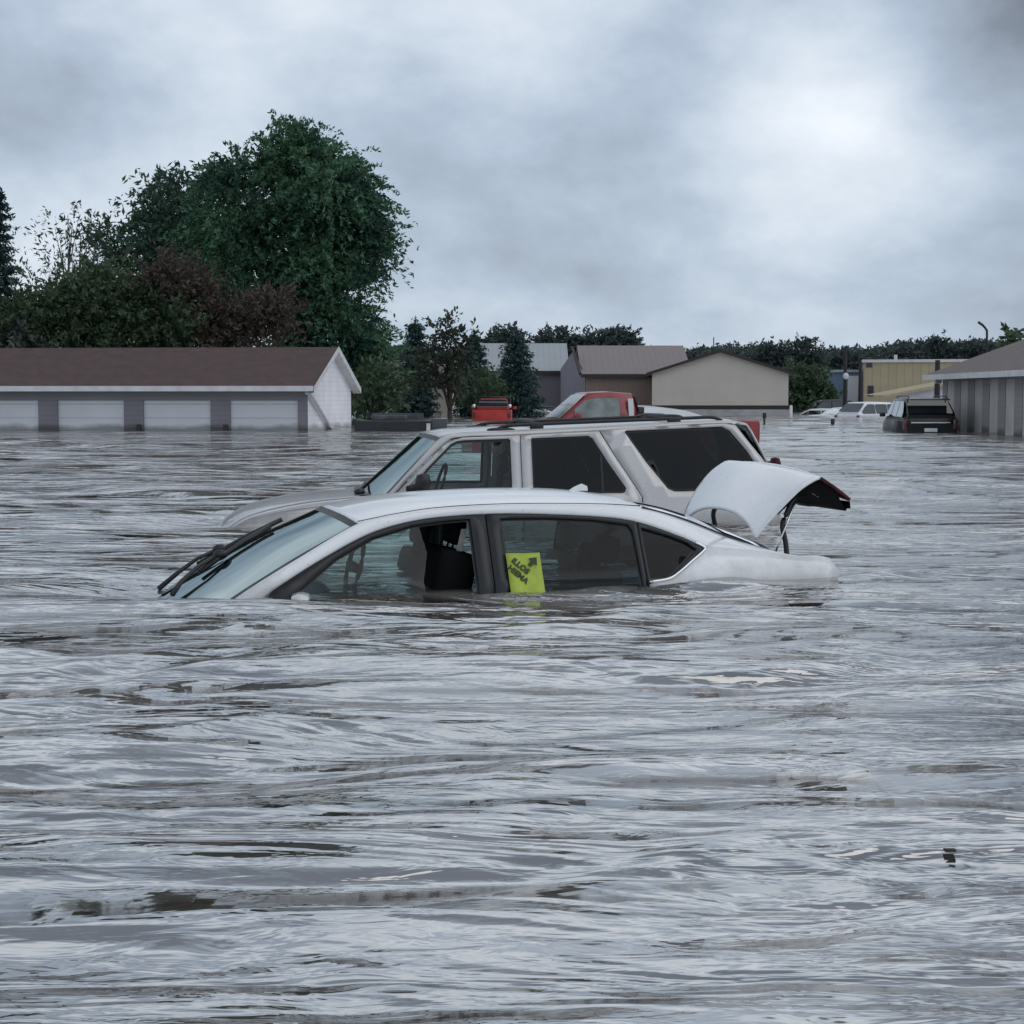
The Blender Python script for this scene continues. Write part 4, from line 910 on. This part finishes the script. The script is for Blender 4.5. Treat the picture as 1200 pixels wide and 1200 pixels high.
# dark trailer at the garage's end
tl = thing('trailer', 'dark low trailer awash beside the right end of the garage row', 'trailer', (at(462, 500, 52).x, 52.4, GZ), (0, 0, R(-3)))
dk = mat('dark_steel', (.020, .022, .027), .6, var=.4, scale=3)
mb = MB(); mb.box((0, 0, GB+.16), (2.4, 1.7, .36), bev=.04); mb.box((-1.05, 0, GB+.25), (.5, 1.5, .2), bev=.04, ry=R(14)); mb.build('bed', dk, tl)
mb = MB(); mb.box((.0, .6, GB+.46), (1.7, .08, .22)); mb.box((-.2, .3, GB+.42), (1.1, .5, .16), bev=.04); mb.build('side_panel', mat('grey_tarpaulin', (.08, .09, .10), .7, var=.4), tl)
mb = MB(); mb.box((1.45, -.2, GB+.17), (.5, .1, .44), bev=.01); mb.build('tail_board', mat('grey_board', (.09, .095, .11), .7), tl)
mb = MB(); mb.box((1.17, -.9, GB+.12), (.12, .05, .28), bev=.01); mb.build('marker_plate', M['trimw'], tl)
# floating bit of wood in the foreground
DD = 3.87; p = at(1113, 996, DD); mb = MB(); mb.box((0, 0, 0), (.028, .02, .005), bev=.002); o = mb.build('floating_debris', wood, None, True); o.location = (p.x, DD, .002); tag(o, 'small dark chip of debris floating in the foreground water', 'debris')

# ------------------------------------------------------------------ trees
bark = mat('bark', (.055, .045, .038), .9, var=.35, scale=6, bump=.8, bscale=25)
L_maple = leafmat('maple_leaves', (.008, .040, .040), (.12, .24, .13), .42)
L_dark2 = leafmat('muted_maple_leaves', (.022, .054, .045), (.085, .155, .10), .6)  # duller green of the second, darker maple
L_dark = leafmat('dark_green_leaves', (.034, .062, .038), (.105, .155, .085), .8)
L_spruce = leafmat('spruce_needles', (.016, .042, .044), (.052, .100, .098), .8, .1)
L_brown = leafmat('brownish_leaves', (.055, .047, .038), (.125, .098, .080), .9)
L_olive = leafmat('olive_leaves', (.028, .040, .028), (.07, .088, .060), .9)
L_far = leafmat('distant_leaves', (.042, .062, .064), (.092, .118, .108), .25)  # distance haze put into the leaf colour: bluer, paler, less contrast
def leaves(base, dirs, length, size, per, r, droop=.3, spread=.25, aspect=.5):
    """shoots from base along dirs; each carries `per` small leaf faces (numpy arrays)"""
    n = len(base); t = r.random((n, per, 1)); L_ = length*(.5+r.random((n, 1, 1)))
    d = dirs[:, None, :]
    pos = base[:, None, :]+d*t*L_+np.clip(r.normal(0, spread, (n, per, 3)), -1.7*spread, 1.7*spread)*(1-.6*t)*size*2.2; pos[..., 2] -= droop*(t[..., 0]*L_[..., 0])**2
    pos = pos.reshape(-1, 3)
    dd = np.repeat(dirs, per, 0)+r.normal(0, .75, (n*per, 3)); dd[:, 2] -= droop*.8; dd /= np.linalg.norm(dd, axis=1)[:, None]
    rd = r.normal(0, 1, (n*per, 3)); s_ = np.cross(dd, rd); s_ /= np.linalg.norm(s_, axis=1)[:, None]+1e-6
    sz = size*(.6+.8*r.random((n*per, 1))); w_ = sz*aspect
    v = np.stack([pos-dd*sz*.5, pos+s_*w_*.5, pos+dd*sz*.6, pos-s_*w_*.5], 1).reshape(-1, 3)
    return v
def leaf_obj(name, vs, m_, parent):
    me = bpy.data.meshes.new(name); v = vs.astype(np.float32); f = np.arange(len(v)).reshape(-1, 4); np_mesh(me, v, f)
    return link(name, me, m_, parent, False)
def blobs_tree(name, label, cat, px, D_, blobs, m_, shoots=30., size=.3, per=10, length=.9, droop=.25, trunk=None, group=None, seed=1, up=.35, shell=.55, aspect=.5, depthf=1., tuft=0, tr=.30):
    """blobs: (px,py,rx,ry) crown lobes read off the photo at distance D_, each a volume of leafy shoots"""
    r = np.random.default_rng(seed); sc = FPX/D_; p0 = at(px, 470, D_); t = thing(name, label, cat, (p0.x, D_, GZ), group=group)
    V = []
    for (bx, by, rx, ry) in blobs:
        c = at(bx, by, D_); c = np.array([c.x-p0.x, r.uniform(-.25, .25)*rx/sc*depthf, c.z-GZ]); rad = np.array([rx/sc, max(rx, ry)/sc*.9*depthf, ry/sc])
        n = int(shoots*(rad[0]*rad[2]*math.pi)); 
        u = r.normal(0, 1, (n, 3)); u /= np.linalg.norm(u, axis=1)[:, None]
        k_ = (shell+(1-shell)*r.random((n, 1)))*(1+.12*np.sin(u[:, :1]*7+seed)*np.cos(u[:, 2:]*6+bx))
        base = c+u*rad*k_
        if tuft:
            nt = max(8, n//tuft); tc_ = base[r.integers(0, n, nt)]; sel = r.integers(0, nt, n); off = r.normal(0, tr, (n, 3)); base = tc_[sel]+off
            uo = off/(np.linalg.norm(off, axis=1)[:, None]+1e-6); u = (base-c)/rad; u /= np.linalg.norm(u, axis=1)[:, None]+1e-6; u = u+uo*.8
        dr = u*np.array([1, 1, .7])+np.array([0, 0, up])+r.normal(0, .25, (n, 3)); dr /= np.linalg.norm(dr, axis=1)[:, None]
        V.append(leaves(base, dr, length, size, per, r, droop, aspect=aspect))
    leaf_obj('crown', np.concatenate(V), m_, t)
    mb = MB(); rr = random.Random(seed)
    top = max(blobs, key=lambda b_: -b_[1]); 
    tw = trunk or .25; cz = np.mean([at(b_[0], b_[1], D_).z for b_ in blobs])-GZ
    ct = Vector((0, 0, max(1.2, cz*.35)))
    mb.tube([(0, 0, 0), (.03, 0, ct.z*.5), ct], [tw, tw*.85, tw*.75], 10)
    for (bx, by, rx, ry) in blobs:
        c = at(bx, by, D_); c = Vector((c.x-p0.x, 0, c.z-GZ))
        e_ = c+Vector((0, 0, ry/sc*.3)); m0 = ct.lerp(e_, .5)+Vector((rr.uniform(-.3, .3), rr.uniform(-.3, .3), rr.uniform(0, .4)))
        pts = cr([ct, m0, e_], 4); mb.tube(pts, [tw*.55*(1-.8*i/(len(pts)-1)) for i in range(len(pts))], 6)
        for q_ in range(4):
            a = c+Vector((rr.uniform(-1, 1)*rx/sc*.8, rr.uniform(-.8, .8)*rx/sc*depthf, rr.uniform(-.5, .9)*ry/sc)); mb.tube([m0.lerp(e_, rr.uniform(.2, .9)), a], [tw*.16, tw*.04], 5)
    mb.build('trunk', bark, t, True)
    return t
def spruce(label, px, D_, py_top, halfpx, seed, py_bot=486, m_=None, group=None):
    r = np.random.default_rng(seed); sc = FPX/D_; p0 = at(px, 470, D_); t = thing('spruce_tree', label, 'tree', (p0.x, D_, GZ), group=group)
    H_ = hz(py_top, D_)-GZ; Rb = halfpx/sc; base = []; dirs = []
    tiers = int(H_/.42)
    for i in range(tiers):
        z = .6+(H_-.7)*i/tiers; rad = Rb*(1-z/H_)**.85*(1+.12*math.sin(i*2.1)); k_ = int(9+rad*9); ph = r.random()*6
        for j in range(k_):
            a = ph+2*math.pi*j/k_+r.normal(0, .12); rl_ = rad*r.uniform(.75, 1.08)
            for s_ in np.linspace(.10, 1, max(4, int(rl_/.17))):
                base.append((math.cos(a)*rl_*s_, math.sin(a)*rl_*s_, z-.22*rl_*s_**1.3+.10*s_**3)); dirs.append((math.cos(a), math.sin(a), -.15))
    base = np.array(base)+r.normal(0, .03, (len(base), 3)); dirs = np.array(dirs)
    V = leaves(base, dirs, .34, .19, 13, r, .5, .30, .38)
    topb = np.array([[0, 0, H_-.9+.1*k2] for k2 in range(9)]); V = np.concatenate([V, leaves(topb, np.tile([0, 0, 1.], (9, 1)), .2, .18, 10, r, 0, .3, .3)])
    leaf_obj('crown', V, m_ or L_spruce, t)
    mb = MB(); mb.tube([(0, 0, 0), (0, 0, H_*.5), (0, 0, H_)], [.20, .12, .02], 8); mb.build('trunk', bark, t, True)
    return t
# the big maple
blobs_tree('maple_tree', 'huge dark green maple towering behind the right end of the garage row', 'tree', 352, 72,
           [(342, 218, 80, 44), (398, 252, 44, 52), (288, 242, 60, 42), (392, 335, 46, 62), (390, 415, 38, 54), (330, 305, 74, 62), (352, 385, 66, 52), (268, 305, 48, 48), (428, 282, 20, 34), (415, 462, 34, 24), (335, 190, 40, 26), (420, 235, 18, 26)],
           L_maple, 54, .20, 24, 1.15, .40, .42, seed=3, up=.45, aspect=.42, tuft=64, tr=.42)
blobs_tree('maple_tree', 'darker maple with open spiky crown just left of the huge one', 'tree', 200, 78, [(212, 240, 26, 28), (185, 225, 16, 16), (175, 275, 40, 34), (232, 265, 34, 36), (140, 285, 26, 22), (210, 320, 55, 45), (150, 330, 36, 30)], L_dark2, 34, .28, 11, 1.3, .22, .30, seed=8, up=.6, shell=.3, aspect=.4, tuft=26, tr=.30)
blobs_tree('young_tree', 'thin half bare greyish tree left of the spiky maple', 'tree', 88, 70, [(95, 285, 24, 28), (70, 300, 26, 30), (110, 320, 30, 30), (60, 345, 36, 30), (85, 268, 14, 20)], L_olive, 9, .22, 8, 1.3, .05, .16, seed=12, up=.8, shell=.1, aspect=.35)
t = thing('bare_tree', 'leafless pale branched tree at the left edge behind the garage', 'tree', (at(30, 470, 66).x, 66, GZ)); mb = MB(); rr = random.Random(5)
def twig(p, d_, l_, r_, k_):
    q_ = p+d_*l_; mb.tube([p, q_], [r_, r_*.6], 5)
    if k_:
        for _ in range(3):
            d2 = (d_+Vector((rr.uniform(-.6, .6), rr.uniform(-.6, .6), rr.uniform(-.1, .4)))).normalized(); twig(p+d_*l_*rr.uniform(.5, 1), d2, l_*rr.uniform(.55, .8), r_*.55, k_-1)
for dx in (-.5, -.1, .4, .8): twig(Vector((0, 0, 0)), Vector((dx*.6, rr.uniform(-.2, .2), 1)).normalized(), 3.1, .08, 5)
mb.build('trunk', mat('pale_bark', (.16, .16, .16), .9, var=.3), t)
spruce('tall dark spruce cut off by the left edge of the photo', -2, 62, 212, 42, 21)
for i, (px, bl_, m_, lab) in enumerate([
    (60, [(60, 372, 62, 34), (20, 380, 36, 32), (100, 350, 40, 34), (70, 402, 70, 22)], L_dark, 'dark green bushy tree above the left part of the garage roof'),
    (150, [(150, 365, 60, 36), (190, 385, 40, 24), (120, 340, 30, 26), (150, 400, 70, 22)], L_dark, 'broad deep green bush over the middle of the garage roof'),
    (228, [(218, 345, 34, 34), (198, 325, 22, 22), (236, 375, 28, 28)], L_brown, 'brownish leafed tree in front of the spiky maple'),
    (300, [(300, 380, 34, 28), (322, 362, 18, 20), (276, 390, 22, 18)], L_brown, 'reddish brown shrub below the left side of the huge maple'),
    (238, [(235, 388, 44, 22), (262, 396, 30, 16)], L_dark, 'low green shrub between the brownish tree and the reddish shrub')]):
    blobs_tree('shrub' if i in (1, 3, 4) else 'bushy_tree', lab, 'shrub' if i in (1, 3, 4) else 'tree', px, 62+i*.7, bl_, m_, 78, .17, 14, .7, .1, .14, seed=30+i, up=.4, shell=.2, tuft=9, tr=.25)
blobs_tree('shrub', 'pale grey leafed shrub peeping over the garage roof at the left edge', 'shrub', 14, 60.5, [(12, 396, 20, 16), (38, 402, 18, 10)], leafmat('grey_leaves', (.05, .06, .055), (.15, .17, .155), 1.2), 40, .2, 9, .5, .1, .1, seed=44)
# middle group
spruce('short spruce with a broad tip left of the slim leafy tree', 487, 88, 373, 30, 51)
blobs_tree('leafy_tree', 'slim leafy tree with a leaning bare trunk in front of the beige house', 'tree', 527, 80, [(522, 385, 14, 16), (528, 408, 20, 22), (505, 425, 22, 22), (535, 440, 18, 20), (545, 410, 12, 16), (500, 448, 26, 14)], L_olive, 22, .24, 9, .7, .15, .17, seed=52, shell=.2)
spruce('dark spruce standing between the slim leafy tree and the biggest spruce', 556, 90, 388, 28, 53)
spruce('biggest dark blue green spruce in front of the pale roofed building', 605, 86, 386, 40, 54)
blobs_tree('shrub', 'round dark shrub between the slim tree and the biggest spruce', 'shrub', 556, 84, [(556, 455, 28, 22), (575, 465, 20, 14)], L_dark, 30, .24, 9, .6, .1, .1, seed=55)
blobs_tree('shrub', 'dark shrub at the foot of the huge maple beside the garage end', 'shrub', 440, 66, [(440, 455, 26, 26), (430, 475, 24, 14), (462, 462, 16, 20)], L_dark, 34, .24, 9, .6, .1, .1, seed=56)
# trees behind the middle buildings
for i, (px, py, rx, ry, lab) in enumerate([(592, 398, 20, 13, 'distant round tree just behind the tip of the biggest spruce'), (650, 400, 24, 12, 'distant tree above the pale roofed metal building'), (688, 402, 18, 9, 'distant low tree where the pale and brown roofs meet'), (716, 402, 24, 13, 'distant tree with rounded top above the brown roof'), (730, 398, 14, 9, 'small distant tree at the right end of the brown roof trees'),
    (903, 420, 20, 18, 'distant tree left of the twin round trees right of the beige gable'), (941, 419, 21, 20, 'distant round topped tree nearest the yellow warehouse'), (950, 455, 24, 24, 'dense dark shrub mass beside the right wall of the beige gabled building'), (925, 450, 14, 24, 'narrow dark tree touching the right wall of the beige gabled building'),
    (1100, 409, 12, 13, 'distant pointed tree above the yellow warehouse'), (1194, 400, 9, 10, 'dark tree top showing over the right-hand roof at the photo edge'), (1142, 412, 24, 10, 'greyish distant trees behind the street lamp')]):
    D_ = 150 if i < 5 else (170 if i in (5, 6, 9, 11) else 118)
    if i == 10: D_ = 75
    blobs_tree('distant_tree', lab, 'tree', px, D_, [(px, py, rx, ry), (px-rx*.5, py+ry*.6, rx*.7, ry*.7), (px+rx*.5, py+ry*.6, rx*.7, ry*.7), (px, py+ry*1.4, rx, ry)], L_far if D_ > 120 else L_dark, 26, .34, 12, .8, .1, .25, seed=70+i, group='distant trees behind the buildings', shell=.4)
# far wood that reads as one mass
r = np.random.default_rng(99); V = []
for D_, pxa, pxb, topf in ((260, 840, 1260, lambda x: 411+4*math.sin(x*.021)+3*math.sin(x*.07)+(5 if x < 980 else 0)), (240, 440, 840, lambda x: 416+3*math.sin(x*.05)), (235, -300, 440, lambda x: 418), (250, 1240, 1600, lambda x: 408)):
    sc = FPX/D_
    for px in np.arange(pxa, pxb, 7):
        zt2 = hz(topf(px)+r.normal(0, 1.5), D_); X0 = at(px, 470, D_).x; n = 190
        zz = zt2-(zt2+1)*r.random(n)**1.8; base = np.stack([X0+r.normal(0, 1.2, n), D_+r.normal(0, 4, n), zz], 1)
        u = r.normal(0, 1, (n, 3)); u[:, 2] += .5; u /= np.linalg.norm(u, axis=1)[:, None]; V.append(leaves(base, u, 1.1, .62, 6, r, .1))
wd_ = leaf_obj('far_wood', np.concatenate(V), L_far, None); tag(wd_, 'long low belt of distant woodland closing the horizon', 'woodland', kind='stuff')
print('objects', len(bpy.data.objects), 'faces', sum(len(o.data.polygons) for o in bpy.data.objects if o.type == 'MESH'))
